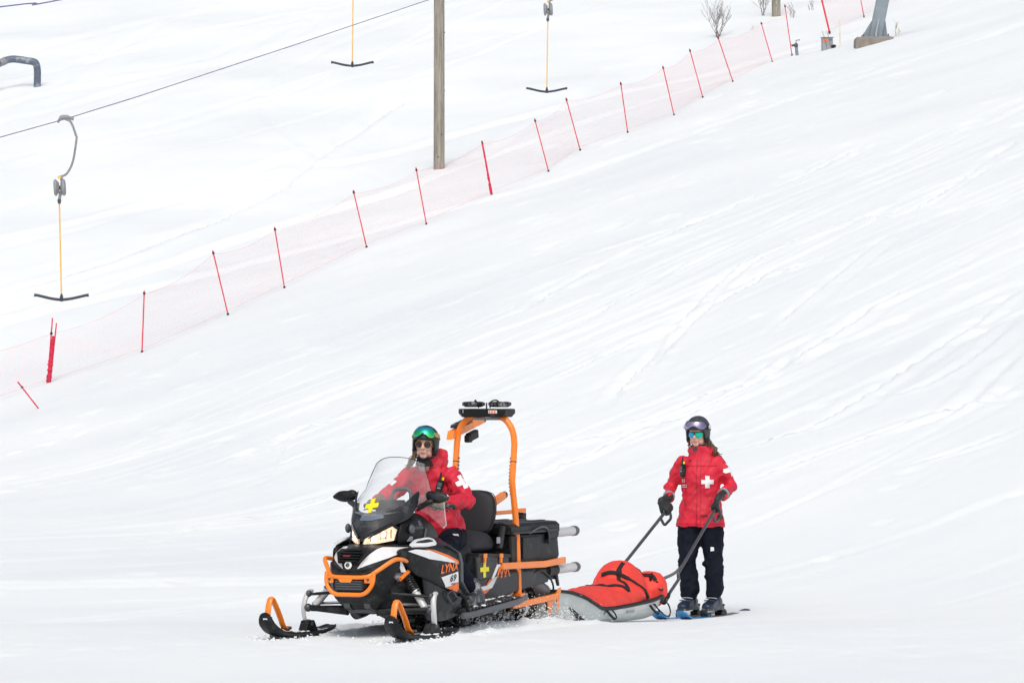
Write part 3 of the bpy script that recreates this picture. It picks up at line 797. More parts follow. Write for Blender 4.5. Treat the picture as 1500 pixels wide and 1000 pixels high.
def shrub(x, y, h, spread, n, seed, label, m='twig', kind='shrub'):
    rr = random.Random(seed); z = gz(x, y); t = thing('bare_shrub', label, 'shrub', (x, y, z), 0, 'bare winter shrubs poking out of the snow')
    for k in range(n):
        a = rr.uniform(0, 6.28); lean = rr.uniform(.1, 1) * spread
        p = Vector((rr.uniform(-.12, .12) * spread, rr.uniform(-.1, .1), -.1)); d = Vector((math.cos(a) * lean, math.sin(a) * lean * .6, 1)).normalized()
        G = []; L_ = h * rr.uniform(.55, 1.05)
        def grow(p, d, L_, r, lv):
            pts = [p]; 
            for i in range(5):
                d = (d + Vector((rr.uniform(-.22, .22), rr.uniform(-.2, .2), rr.uniform(-.02, .14)))).normalized(); pts.append(pts[-1] + d * L_ / 5)
            G.append(tube(pts, [r * (1 - .13 * i) for i in range(6)], 5))
            if lv < 2:
                for q in pts[2:5] + ([pts[3]] if lv == 0 else []):
                    if rr.random() < .9:
                        dd = (d + Vector((rr.uniform(-.9, .9), rr.uniform(-.6, .6), rr.uniform(-.1, .5)))).normalized()
                        grow(q, dd, L_ * rr.uniform(.35, .55), r * .6, lv + 1)
        grow(p, d, L_, .0085 * (1 + .3 * h), 0)
        build('stem', join(*G), m, t)
    return t
shrub(7.69, 160.6, 1.4, .8, 12, 3, 'bushy bare shrub above the net fence, left of the brown pole')
shrub(9.72, 166.6, 1.35, .6, 6, 5, 'tall bare shrub touching the left side of the brown pole')
shrub(10.75, 164.6, .6, .7, 4, 8, 'small bare shrub just right of the brown pole')
shrub(11.65, 166.9, .55, .7, 3, 9, 'tiny bare sprig between the two thick red poles at the top edge')
shrub(12.85, 144.0, .55, .4, 3, 11, 'short dry sprig growing at the right corner of the concrete base', 'twig_dead')
shrub(9.0, 161.6, .25, .9, 2, 12, 'few thin twigs lying in snow between the shrub and the fence', 'twig_dead')
# ------------------------------------------------------------------ the snowmobile (X forward, Y to its left, Z up)
HEAD = math.atan2(-.9075, -.42)
SX, SY = -1.193, 32.0
def toW(X, Y, Z=0): return Vector((SX + X * -.42 + Y * .9075, SY + X * -.9075 + Y * -.42, Z))
sm = thing('snowmobile', 'black and orange patrol snowmobile with tall windscreen and orange rear roll frame', 'snowmobile', (SX, SY, 0), HEAD)

def part(name, geo, m, parent=sm, **k): return build(name, geo, m, parent, **k)
def pair(name, fn, m, parent=sm, **k): return [part(name, side(fn, s), m, parent, **k) for s in (1, -1)]

# --- skis
for s in (1, -1):
    yc = .52 * s
    prof_ = [(.388, .182, .030), (.386, .150, .055), (.368, .105, .072), (.31, .055, .080), (.22, .018, .082), (.08, .0, .082), (-.2, -.004, .080), (-.5, .0, .075), (-.66, .02, .06), (-.70, .035, .04)]
    rings = []
    for X, z, w in prof_:
        lip = .022 + (.014 if X < .36 else 0)
        rings.append([(X, yc - w, z + lip), (X, yc - w * .92, z + .004), (X, yc - w * .35, z), (X, yc - w * .2, z - .012), (X, yc + w * .2, z - .012), (X, yc + w * .35, z), (X, yc + w * .92, z + .004), (X, yc + w, z + lip),
                      (X, yc + w * .82, z + lip), (X, yc + w * .6, z + .022), (X, yc + w * .3, z + .03), (X, yc - w * .3, z + .03), (X, yc - w * .6, z + .022), (X, yc - w * .82, z + lip)])
    ski = part('ski', loft(rings), 'black', subsurf=1)
    lp = spline([(.350, yc, .135), (.338, yc, .22), (.31, yc, .288), (.275, yc, .296), (.215, yc, .235), (.15, yc, .155), (.10, yc, .085), (.03, yc, .055)], 4)
    part('ski_handle', tube(lp, [(.013, .024)] * len(lp), 10), 'orange', ski)
    part('mount_bolt', join(rod((.345, yc - .033, .155), (.345, yc + .033, .155), .012, 8), rod((.05, yc - .04, .07), (.05, yc + .04, .07), .012, 8)), 'steel', ski)
    part('sticker', slab([(.381, yc - .016, .158), (.381, yc + .016, .158), (.363, yc + .016, .118), (.363, yc - .016, .118)], (.008, 0, -.002)), 'white_print', ski, smooth=False)
    part('keel', tube([(.3, yc, .02), (.1, yc, -.012), (-.5, yc, -.012)], .012, 6), 'steel', ski)
    part('saddle', join(slab([(-.40, yc - .035, .03), (-.20, yc - .035, .03), (-.25, yc - .035, .11), (-.34, yc - .035, .11)], (0, .07, 0))), 'black', ski, bevel=.006)
    # cast spindle, curved forward at its middle
    sp = spline([(-.36, yc * 1.0, .33), (-.32, yc * 1.015, .315), (-.285, yc * 1.035, .26), (-.275, yc * 1.05, .19), (-.29, yc * 1.045, .12), (-.315, yc * 1.02, .06)], 4)
    part('spindle', tube(sp, [(.014 + .006 * math.sin(i * .3), .021) for i in range(len(sp))], 10), 'matt_silver')
    part('ball_joint', join(ell((-.285, yc * .985, .205), (.032, .03, .032)), ell((-.30, yc * .985, .31), (.026, .022, .026)), ell((-.30, yc, .085), (.035, .045, .032))), 'steel')
    lo = lambda a, b, r: tube([a, b], [(r * 1.1, r), (r * 1.5, r)], 10)
    part('lower_arm', join(lo((-.285, .49 * s, .205), (-.18, .12 * s, .19), .020), lo((-.29, .49 * s, .20), (-.52, .13 * s, .19), .020), slab([(-.27, .46 * s, .218), (-.33, .46 * s, .218), (-.42, .28 * s, .21), (-.22, .28 * s, .21)], (0, 0, -.012))), 'black')
    part('upper_arm', join(rod((-.30, .50 * s, .305), (-.20, .18 * s, .335), .011, 8), rod((-.30, .50 * s, .305), (-.5, .2 * s, .335), .011, 8)), 'black')
    part('tie_rod', rod((-.33, .50 * s, .235), (-.36, .12 * s, .25), .0105, 8), 'silver')
    a, b = Vector((-.30, .465 * s, .215)), Vector((-.36, .275 * s, .455)); d = (b - a).normalized()
    sh = part('shock', lathe(a, d, [(0, .012), (.01, .026), (.03, .028), (.145, .028), (.15, .034), (.165, .034), (.17, .013), ((b - a).length, .013)], 14), 'matt_silver')
    hx = []
    u = d.orthogonal().normalized(); w = d.cross(u)
    for k in range(7 * 12 + 1):
        t = k / (7 * 12); ang = 2 * math.pi * 7 * t
        hx.append(a + d * (.15 + t * .145) + (u * math.cos(ang) + w * math.sin(ang)) * .034)
    part('spring', tube(hx, .0075, 6), 'black', sh)
    part('shock_mount', box(b, (.07, .05, .06), RE(0, 0, 10)), 'steel', bevel=.008)

# --- belly, engine cowl
def halfring(X, pts):
    L_ = [(X, y, z) for y, z in pts]; return L_ + [(x, -y, z) for x, y, z in reversed(L_) if abs(y) > 1e-6]
bel = [halfring(.035, [(0, .345), (.10, .345), (.135, .38), (.14, .44), (.12, .49), (0, .495)]),
       halfring(-.04, [(0, .285), (.12, .285), (.18, .34), (.20, .44), (.19, .52), (0, .54)]),
       halfring(-.14, [(0, .215), (.13, .215), (.21, .29), (.25, .43), (.25, .56), (0, .60)]),
       halfring(-.30, [(0, .185), (.14, .185), (.20, .26), (.255, .42), (.29, .58), (0, .66)]),
       halfring(-.50, [(0, .17), (.16, .17), (.20, .25), (.25, .40), (.33, .60), (0, .72)]),
       halfring(-.75, [(0, .16), (.22, .16), (.27, .22), (.30, .38), (.34, .60), (0, .76)]),
       halfring(-1.02, [(0, .12), (.26, .12), (.28, .2), (.29, .36), (.27, .60), (0, .68)])]
part('belly_pan', loft(bel), 'black', bevel=.012, sharp=25)
part('skid_plate', slab([(.005, .11, .318), (.005, -.11, .318), (-.30, -.13, .176), (-.30, .13, .176)], (-.008, 0, -.012)), 'black', bevel=.004)
part('front_frame', join(rod((-.19, .115, .20), (-.19, -.115, .20), .022), slab([(-.08, .06, .26), (-.36, .10, .19), (-.36, .10, .13), (-.1, .06, .22)], (0, .05, 0)), slab([(-.08, -.06, .26), (-.36, -.10, .19), (-.36, -.10, .13), (-.1, -.06, .22)], (0, -.05, 0))), 'steel', smooth=False)
part('air_intake', join(slab([(.042, -.115, .355), (.042, .115, .355), (.042, .125, .435), (.042, -.125, .435)], (-.02, 0, 0))), 'gloss', smooth=False, bevel=.008)
for k in range(4): part('intake_slat', box((.046, 0, .37 + k * .019), (.012, .215 - .0 * k, .006)), 'grey', smooth=False)

# --- hood: a bent sheet; white side sheets lie on it
HY = [0, .065, .12, .19, .245, .285]
HR = [[(.045, .495), (.022, .498), (-.01, .505), (-.075, .53), (-.16, .555), (-.24, .575)],
      [(.040, .565), (.015, .563), (-.035, .565), (-.11, .59), (-.20, .605), (-.28, .61)],
      [(-.005, .625), (-.02, .622), (-.10, .618), (-.18, .63), (-.27, .637), (-.35, .635)],
      [(-.06, .668), (-.075, .665), (-.17, .655), (-.25, .66), (-.34, .66), (-.42, .655)],
      [(-.155, .693), (-.165, .692), (-.26, .682), (-.33, .682), (-.42, .677), (-.52, .672)],
      [(-.30, .712), (-.31, .71), (-.36, .70), (-.42, .698), (-.52, .69), (-.62, .685)]]
rows = []
for r in HR:
    L_ = [(x, y, z) for y, (x, z) in zip(HY, r)]
    rows.append([(x, -y, z) for x, y, z in reversed(L_[1:])] + L_)
hood = part('hood', grid(rows), 'charcoal', subsurf=2, solid=.012)
hb = bvh_of(hood)
TOP = ((0, 0, 1.2), (1, 0, 0), (0, 1, 0), (0, 0, -1))
FR = ((1, 0, 0), (0, 1, 0), (0, 0, 1), (-1, 0, 0))       # seen from the front: x = Y, y = Z
for s in (1, -1):
    P_ = [(.055, .515), (.125, .655), (.145, .668), (.278, .662), (.272, .625), (.225, .592), (.185, .572)]
    P_ = smooth_poly([(a * s, b) for a, b in (P_ if s > 0 else P_)], .012)
    decal('white_hood_panel', P_, FR, hb, 'white', sm, off=.006, step=.025, maxd=1.6)
# grille: recessed frame with slats
gr = part('grille', slab([(.044, -.088, .555), (.044, .088, .555), (-.01, .125, .632), (-.055, .105, .660), (-.055, -.105, .660), (-.01, -.125, .632)], (.010, 0, .006)), 'black', smooth=False, bevel=.006)
for k in range(5):
    t = k / 4; x = .052 - .075 * t; z = .572 + .078 * t
    part('grille_slat', box((x + .008, 0, z + .004), (.014, .15 + .045 * t - (.04 if k == 4 else 0), .008), RE(0, -25, 0)), 'black', gr, smooth=False)
part('grille_badge', box((.040, -.02, .612), (.01, .055, .007), RE(0, -30, 0)), 'red_dark', gr, smooth=False)
em = part('round_emblem', lathe((.050, 0, .545), (1, 0, .12), [(0, .029), (.008, .029), (.010, .026)], 22), 'white_print')
part('emblem_ring', tube([(.0625, .0115 * math.cos(a) * 1.2, .546 + .0115 * math.sin(a)) for a in [R(15 + 300 * k / 14) for k in range(15)]], .0038, 6), 'gloss', em)
part('emblem_bar', box((.0615, .0, .546), (.006, .026, .006)), 'gloss', em, smooth=False)

# --- headlights
for s in (1, -1):
    hl = [(-.150, .012 * s, .690), (-.165, .022 * s, .735), (-.255, .100 * s, .790), (-.345, .165 * s, .832), (-.395, .188 * s, .80), (-.365, .176 * s, .715), (-.25, .09 * s, .693)]
    h = part('headlight', slab(hl, (-.05, 0, .0)), 'lamp_reflector', smooth=False, bevel=.005)
    inn = [Vector(p) for p in hl]; c = sum(inn, Vector()) / len(inn)
    pl = [tuple(c + (p - c) * .93 + Vector((.005, .003 * s, .0))) for p in inn]
    part('lamp_glow', slab(pl, (.003, .001 * s, 0)), 'lamp', h, smooth=False)
    for t, zz in ((.30, .735), (.62, .765)):
        q = Vector((-.165 - .2 * t, (.022 + .15 * t) * s, zz))
        part('bulb', join(lathe(q + Vector((.0, .0, 0)), (.85, .5 * s, 0), [(0, .022), (.012, .024), (.016, .02)], 12)), 'bulb', h)
    for k in range(5):
        t = .2 + k * .17; q = Vector((-.158 - .2 * t, (.026 + .155 * t) * s, .735 + .035 * t))
        part('lamp_rib', rod(q + Vector((0, 0, -.03)), q + Vector((0, 0, .035)), .0035, 5), 'gloss', h)
    part('lamp_brow', tube([Vector(p) + Vector((.004, 0, .008)) for p in hl[1:5]], .012, 7), 'gloss', h)

# --- visor below the windscreen and dash side pods
VS = [[(0, -.145, .700), (.05, -.17, .735), (.13, -.26, .790), (.20, -.37, .845), (.235, -.46, .86)],
      [(0, -.19, .77), (.07, -.22, .795), (.15, -.32, .85), (.225, -.44, .90), (.262, -.53, .915)],
      [(0, -.25, .85), (.08, -.28, .865), (.17, -.385, .905), (.24, -.50, .965), (.275, -.60, 1.0)],
      [(0, -.315, .925), (.10, -.335, .93), (.19, -.44, .965), (.245, -.555, 1.06), (.265, -.64, 1.11)]]
rows = [[(x, -y, z) for y, x, z in reversed(r[1:])] + [(x, y, z) for y, x, z in r] for r in VS]
visor = part('visor', grid(rows), 'charcoal', subsurf=2, solid=.014)
vb = bvh_of(visor)
decal('visor_window', smooth_poly([(-.075, .862), (.02, .862), (.115, .885), (.085, .915), (-.062, .912)], .015), FR, vb, 'bluegrey', sm, off=.005, step=.02, maxd=1.8)
for s in (1, -1):
    pod = [[(-.36, .19 * s, .66), (-.36, .20 * s, .76), (-.40, .205 * s, .85), (-.46, .15 * s, .88)],
           [(-.50, .27 * s, .66), (-.50, .275 * s, .77), (-.54, .265 * s, .89), (-.60, .17 * s, .93)],
           [(-.70, .305 * s, .67), (-.70, .30 * s, .76), (-.74, .285 * s, .86), (-.78, .18 * s, .93)],
           [(-.92, .29 * s, .66), (-.92, .285 * s, .74), (-.93, .26 * s, .80), (-.94, .16 * s, .84)]]
    dp = part('dash_pod', grid(pod), 'black', subsurf=1, solid=.02)
    pb = bvh_of(dp)
    SD = ((0, 1.0 * s, 0), (1, 0, 0), (0, 0, 1), (0, -s, 0))
    decal('pod_vent', smooth_poly([(-.64, .80), (-.47, .79), (-.49, .85), (-.60, .862)], .01), SD, pb, 'gloss', sm, off=.006, step=.03, maxd=1)
    decal('pod_sticker', [(-.625, .822), (-.575, .819), (-.58, .856), (-.615, .859)], SD, pb, 'grey', sm, off=.009, step=.02, maxd=1)
    decal('pod_sticker', [(-.50, .71), (-.44, .71), (-.47, .745), (-.50, .745)], SD, pb, 'box_grey', sm, off=.006, step=.02, maxd=1)
    decal('pod_edge', [(-.70, .69), (-.60, .70), (-.66, .80), (-.69, .80), (-.645, .715), (-.70, .71)], SD, pb, 'gloss', sm, off=.007, step=.03, maxd=1)
con = part('console', loft([[(-.34, y, z) for y, z in ((-.16, .68), (.16, .68), (.12, .84), (-.12, .84))], [(-.62, y, z) for y, z in ((-.2, .68), (.2, .68), (.16, .93), (-.16, .93))],
      [(-.95, y, z) for y, z in ((-.2, .64), (.2, .64), (.15, .85), (-.15, .85))], [(-1.18, y, z) for y, z in ((-.17, .60), (.17, .60), (.13, .76), (-.13, .76))]]), 'black', bevel=.02)
part('gauge', box((-.66, 0, .955), (.07, .22, .11), RE(0, -50, 0)), 'gloss', bevel=.012)

# --- windscreen: curved clear sheet with dark edge
def wsp(u, v):       # u -1..1 across, v 0..1 up
    zt = 1.334 - .052 * abs(u) ** 2.6; z = .90 + (zt - .90) * v
    hw = np.interp(z, [.90, .98, 1.06, 1.16, 1.275, 1.34], [.256, .285, .302, .262, .205, .192])
    y = u * hw
    x = -.30 - (z - .91) * .98 - 3.6 * y * y - .10 * max(0, z - 1.2)
    return (x, y, z - .045 * u * u * float(np.interp(v, [0, .6, 1], [-1.2, .8, 0])))
zs = [0, .12, .24, .36, .48, .60, .72, .84, .94, 1.0]
us = [-1 + k / 8 for k in range(17)]
ws = part('windscreen', grid([[wsp(u, z) for u in us] for z in zs]), 'acrylic')
edge = [wsp(-1, z) for z in zs] + [wsp(u, zs[-1]) for u in us[1:-1]] + [wsp(1, z) for z in reversed(zs)]
part('edge_trim', tube(spline(edge, 3), .003, 6), 'gloss', ws)
wb = bvh_of(ws)
sc_ = CROSS(.053, .017)
ca, sa = math.cos(R(8)), math.sin(R(8))
decal('yellow_cross', [(x * ca - y * sa * .8 - .015, x * sa + y * ca + .972) for x, y in sc_], FR, wb, 'yellow', ws, off=.005, step=.05, maxd=2)
for s in (1, -1):
    wg = [(-.56, .245 * s, .965), (-.60, .27 * s, 1.05), (-.68, .345 * s, 1.06), (-.78, .385 * s, 1.0), (-.80, .395 * s, .82), (-.77, .385 * s, .80), (-.66, .32 * s, .90)]
    sw = part('side_wing', (wg, [tuple(range(len(wg)))]), 'acrylic', smooth=False)
    part('wing_edge', tube(wg[2:6], .0045, 6), 'matt_silver', sw)
    # mirrors on arms
    mr_ = organic('mirror', [ell((-.66, .39 * s, 1.035), (.038, .092, .045)), ell((-.665, .335 * s, 1.045), (.034, .05, .042)), ell((-.655, .46 * s, 1.03), (.02, .035, .02))], .008, 'black', sm, 4)
    part('mirror_glass', ell((-.692, .39 * s, 1.035), (.012, .082, .036)), 'lamp_reflector', mr_)
    part('mirror_arm', join(tube(rounded([(-.60, .262 * s, .955), (-.62, .31 * s, .985), (-.655, .365 * s, 1.015)], .03), .021, 8), slab([(-.585, .25 * s, .93), (-.585, .33 * s, .985), (-.60, .34 * s, 1.005), (-.60, .25 * s, .985)], (-.03, 0, 0))), 'black')
    part('signal_pod', ell((-.47, .268 * s, .80), (.03, .022, .036)), 'grey')

# --- handlebar
part('steering_post', tube([(-.62, 0, .84), (-.80, 0, .955)], .028, 10), 'steel')
part('handlebar', tube(rounded([(-.985, .37, .955), (-.93, .22, .975), (-.82, .10, .965), (-.82, -.10, .965), (-.93, -.22, .975), (-.985, -.37, .955)], .06), .0135, 10), 'steel')
part('grab_strap', tube(rounded([(-.83, .085, .96), (-.85, .075, 1.09), (-.85, -.075, 1.09), (-.83, -.085, .96)], .05), .016, 9), 'grey')
for s in (1, -1):
    part('grip', rod((-.945, .25 * s, .972), (-.985, .385 * s, .953), .019, 12), 'rubber')
    part('brake_lever', tube(rounded([(-.90, .20 * s, .97), (-.89, .24 * s, .955), (-.915, .36 * s, .925)], .03), .005, 7), 'gloss')
    part('control_block', box((-.93, .20 * s, .975), (.04, .04, .045), RE(0, 0, 20 * s)), 'black', bevel=.01)

# --- tank / knee fairing and the big side panels
tank = [[(-.50, y, z) for y, z in ((-.30, .60), (-.30, .67), (-.22, .72), (0, .76), (.22, .72), (.30, .67), (.30, .60))],
        [(-.72, y, z) for y, z in ((-.37, .58), (-.37, .675), (-.28, .735), (0, .80), (.28, .735), (.37, .675), (.37, .58))],
        [(-.92, y, z) for y, z in ((-.40, .55), (-.40, .65), (-.28, .72), (0, .79), (.28, .72), (.40, .65), (.40, .55))],
        [(-1.04, y, z) for y, z in ((-.385, .50), (-.39, .59), (-.25, .67), (0, .74), (.25, .67), (.39, .59), (.385, .50))],
        [(-1.12, y, z) for y, z in ((-.30, .45), (-.30, .52), (-.22, .60), (0, .68), (.22, .60), (.30, .52), (.30, .45))]]
part('tank_cover', loft(tank), 'charcoal', bevel=.02, sharp=25)
for s in (1, -1):
    #       (X, Z) of the panel outline, deep enough to be a shell; two bands meet at a raised crease
    P3_ = lambda X, Z: (X, s * float(np.interp(X, [-1.25, -1.0, -.8, -.5, -.30, -.2, -.12], [.40, .425, .415, .375, .315, .275, .23]) - .10 * max(0, Z - .56) - .17 * max(0, .40 - Z) * (1 if X > -.75 else .5)), Z)
    up = [[(-.20, .655), (-.30, .672), (-.50, .684), (-.70, .680), (-.85, .655), (-.985, .60)],
          [(-.235, .60), (-.32, .61), (-.50, .615), (-.70, .60), (-.85, .575), (-.99, .54)],
          [(-.285, .545), (-.36, .55), (-.52, .545), (-.70, .52), (-.86, .49), (-1.0, .46)],
          [(-.33, .50), (-.40, .49), (-.55, .46), (-.72, .42), (-.88, .385), (-1.015, .38)],
          [(-.40, .455), (-.46, .44), (-.60, .40), (-.75, .345), (-.895, .305), (-1.02, .29)]]
    pan = part('side_panel', grid([[P3_(*q) for q in r] for r in up]), 'black', subsurf=2, solid=.03)
    lo_ = [[(-.47, .485), (-.56, .452), (-.72, .415), (-.90, .378), (-1.015, .375), (-1.10, .34)],
           [(-.52, .36), (-.62, .34), (-.76, .32), (-.92, .30), (-1.06, .30), (-1.17, .29)],
           [(-.56, .24), (-.65, .23), (-.78, .22), (-.93, .22), (-1.05, .235), (-1.13, .245)],
           [(-.60, .11), (-.68, .09), (-.80, .085), (-.92, .095), (-1.02, .11), (-1.08, .13)]]
    low = part('lower_panel', grid([[(P3_(*q)[0], P3_(*q)[1] - .018 * s, P3_(*q)[2]) for q in r] for r in lo_]), 'charcoal', subsurf=1, solid=.03)
    ed = [(-.83, .665), (-.985, .607), (-1.02, .53), (-1.03, .385), (-1.12, .33), (-1.20, .288)]
    part('panel_edge', loft([[(X + .025, P3_(X, Z)[1] + .004 * s, Z + .004), (X, P3_(X, Z)[1] + .012 * s, Z), (X - .03, P3_(X, Z)[1] - .012 * s, Z), (X - .03, P3_(X, Z)[1] - .07 * s, Z - .01), (X + .02, P3_(X, Z)[1] - .06 * s, Z)] for X, Z in ed]), 'grey', bevel=.004)
    part('vent_triangle', join(tube(rounded([P3_(-.79, .30), P3_(-.87, .33), P3_(-.955, .265), P3_(-.885, .225), P3_(-.79, .30)], .01), .008, 6)), 'gloss')
    pbv = bvh_of(pan); SD = ((0, 1.0 * s, 0), (1, 0, 0), (0, 0, 1), (0, -s, 0))
    decal('white_stripe', smooth_poly([(-.315, .640), (-.40, .652), (-.56, .640), (-.78, .583), (-.985, .522), (-.80, .545), (-.55, .575), (-.44, .605)], .006), SD, pbv, 'white', sm, step=.03, maxd=1)
    decal('orange_stripe', [(-.50, .652), (-.62, .640), (-.80, .598), (-.99, .540), (-.985, .522), (-.78, .583), (-.60, .634)], SD, pbv, 'orange_print', sm, off=.0036, step=.03, maxd=1)
    decal('white_flag', [(-.70, .432), (-.955, .468), (-.965, .385), (-.90, .382), (-.86, .362), (-.775, .355)], SD, pbv, 'white_print', sm, step=.03, maxd=1)
    decal('orange_flag', [(-.775, .352), (-.86, .358), (-.90, .378), (-.965, .382), (-.982, .306), (-.93, .318)], SD, pbv, 'orange_print', sm, step=.03, maxd=1)
    sg = -1 if s > 0 else 1
    tg = text_geo('LYNX', .088, .32)
    decal('lettering', None, ((-.815, s, .498), (sg, 0, 0), (0, 0, 1), (0, -s, 0)), pbv, 'orange_print', sm, off=.005, geo=([(p[0] * 1.12, p[1] + .10 * p[0]) for p in tg[0]], tg[1]), maxd=1)
    tg = text_geo('69', .07, .28)
    decal('lettering', None, ((-.865, s, .418), (sg, 0, 0), (0, 0, 1), (0, -s, 0)), pbv, 'gloss', sm, off=.006, geo=([(p[0] * 1.35, p[1] + .10 * p[0]) for p in tg[0]], tg[1]), maxd=1)
    tg = text_geo('RANGER', .018, .2)
    decal('lettering', None, ((-.872, s, .376), (sg, 0, 0), (0, 0, 1), (0, -s, 0)), pbv, 'red_dark', sm, off=.006, geo=tg, maxd=1)
    # white ring intake on top of the panel
    rg_ = [(-.36, .318 * s, .685), (-.47, .30 * s, .715), (-.62, .325 * s, .728), (-.685, .345 * s, .712), (-.66, .375 * s, .690), (-.52, .362 * s, .682)]
    ring = part('intake_ring', tube(rounded(rg_ + rg_[:1], .03), [(.010, .017)] * len(rounded(rg_ + rg_[:1], .03)), 8), 'white')
    part('intake_mesh', slab([Vector(p) + Vector((0, 0, -.006)) for p in rg_], (0, 0, -.02)), 'gloss', ring, smooth=False)
    # front corner trims
    part('white_corner', slab([(-.235, .262 * s, .575), (-.275, .275 * s, .575), (-.325, .292 * s, .485), (-.275, .275 * s, .485)], (.006, .006 * s, 0)), 'white', smooth=False)
    bd = part('side_badge', slab([(-.16, .235 * s, .475), (-.28, .272 * s, .485), (-.29, .275 * s, .45), (-.245, .262 * s, .415)], (.01, .01 * s, 0)), 'grey', smooth=False)
    part('badge_print', slab([(-.205, .262 * s, .462), (-.25, .276 * s, .465), (-.252, .277 * s, .445), (-.21, .264 * s, .442)], (.002, .002 * s, 0)), 'box_grey', bd, smooth=False)

# --- front bumper
bt = .0165
up_ = rounded([(-.24, .285, .435), (-.41, .30, .515), (-.30, .30, .575), (-.13, .30, .592), (.03, .16, .462), (.045, .10, .455), (.045, -.10, .455), (.03, -.16, .462), (-.13, -.30, .592), (-.30, -.30, .575), (-.41, -.30, .515), (-.24, -.285, .435)], .06, 5)
bp_ = part('front_bumper', join(tube(up_, bt, 12), tube(rounded([(.02, .195, .495), (.035, .195, .40), (.045, .13, .327), (.045, -.13, .327), (.035, -.195, .40), (.02, -.195, .495)], .06, 5), bt, 12)), 'orange')
part('bumper_tab', slab([(.05, -.085, .445), (.05, .035, .445), (.05, .02, .418), (.05, -.065, .418)], (.008, 0, 0)), 'orange', bp_, smooth=False)
for y in (.16, -.16): part('bumper_tab', box((.04, y, .44), (.01, .06, .05)), 'orange', bp_, smooth=False)
part('bumper_bolt', join(*[rod((.043, y, .44), (.055, y, .44), .010, 8) for y in (.16, -.16)]), 'steel', bp_)

# --- tunnel, boards, track
tun = [[(X, y, z) for y, z in ((.275, zb), (.275, .40), (.24, .46), (-.24, .46), (-.275, .40), (-.275, zb))] for X, zb in ((-.98, .16), (-1.8, .20), (-2.45, .26), (-2.95, .30))]
tn = part('tunnel', loft(tun), 'charcoal', bevel=.012)
for s in (1, -1):
    bo = [(-.98, .275 * s, .165), (-.98, .44 * s, .135), (-1.15, .46 * s, .14), (-1.95, .46 * s, .19), (-2.15, .42 * s, .205), (-2.15, .275 * s, .21)]
    rb = part('running_board', slab(bo, (0, 0, .016)), 'black', smooth=False, bevel=.004)
    part('board_edge', tube([(-.98, .445 * s, .128), (-1.15, .468 * s, .135), (-1.95, .468 * s, .192), (-2.2, .42 * s, .215)], [(.024, .014)] * 4, 8), 'grey', rb)
    for k in range(16): part('tread_tooth', box((-1.08 - k * .06, .385 * s, .168 + k * .0037), (.022, .11, .02)), 'steel', rb, smooth=False)
    part('toe_hold', tube(rounded([(-1.08, .45 * s, .15), (-1.02, .45 * s, .27), (-1.05, .33 * s, .31)], .04), .014, 8), 'black')
    ex = .2785 * s
    F = lambda pts: slab([(x, ex, z) for x, z in pts], (0, .003 * s, 0))
    part('orange_graphic', F([(-1.45, .375), (-1.57, .365), (-1.66, .315), (-1.76, .325), (-1.82, .37), (-1.93, .385), (-1.86, .31), (-1.76, .265), (-1.64, .25)]), 'orange_print', tn, smooth=False)
    part('white_graphic', slab([(x, ex + .003 * s, z) for x, z in ((-1.53, .392), (-1.66, .318), (-1.78, .322), (-1.88, .378), (-1.97, .393), (-1.86, .30), (-1.70, .285))], (0, .002 * s, 0)), 'white_print', tn, smooth=False)

# track: one belt round the wheels, lugs on it
def belt_path():
    P_ = []
    for a in np.linspace(-90, 90, 9): P_.append((-2.62 - .155 * math.cos(R(a)) * 1.0, .155 + .145 * math.sin(R(a)) - .01))
    for X, z in ((-2.3, .315), (-1.8, .305), (-1.3, .29)): P_.append((X, z))
    for a in np.linspace(80, -60, 7): P_.append((-1.13 + .10 * math.cos(R(a)), .185 + .10 * math.sin(R(a))))
    for X, z in ((-1.45, .0), (-1.9, -.012), (-2.3, -.012)): P_.append((X, z))
    return spline([(x, 0, z) for x, z in P_], 5, closed=True)
bpth = belt_path(); n = len(bpth)
rg_ = []
for i in range(n):
    t = (bpth[(i + 1) % n] - bpth[i - 1]).normalized(); nn = Vector((t.z, 0, -t.x)); p = bpth[i]
    rg_.append([p + Vector((0, -.25, 0)), p + Vector((0, .25, 0)), p + nn * .014 + Vector((0, .25, 0)), p + nn * .014 + Vector((0, -.25, 0))])
v_, f_ = loft(rg_ + rg_[:1], caps=False)
trk = part('track_belt', (v_, f_), 'rubber', smooth=False)
lug = []
acc = 0
for i in range(n):
    acc += (bpth[i] - bpth[i - 1]).length
    if acc > .062:
        acc = 0; t = (bpth[(i + 1) % n] - bpth[i - 1]).normalized(); nn = Vector((t.z, 0, -t.x)); ang = math.atan2(t.z, t.x)
        for y in (-.19, -.02, .16):
            sg_ = -1 if nn.dot(bpth[i] - Vector((-1.9, 0, .16))) < 0 else 1
            lug.append(box(bpth[i] + nn * sg_ * .026 + Vector((0, y, 0)), (.018, .13, .04), Matrix.Rotation(-ang, 3, 'Y')))
tag(part('track_lugs', join(*lug), 'rubber', trk, smooth=False), kind='stuff')
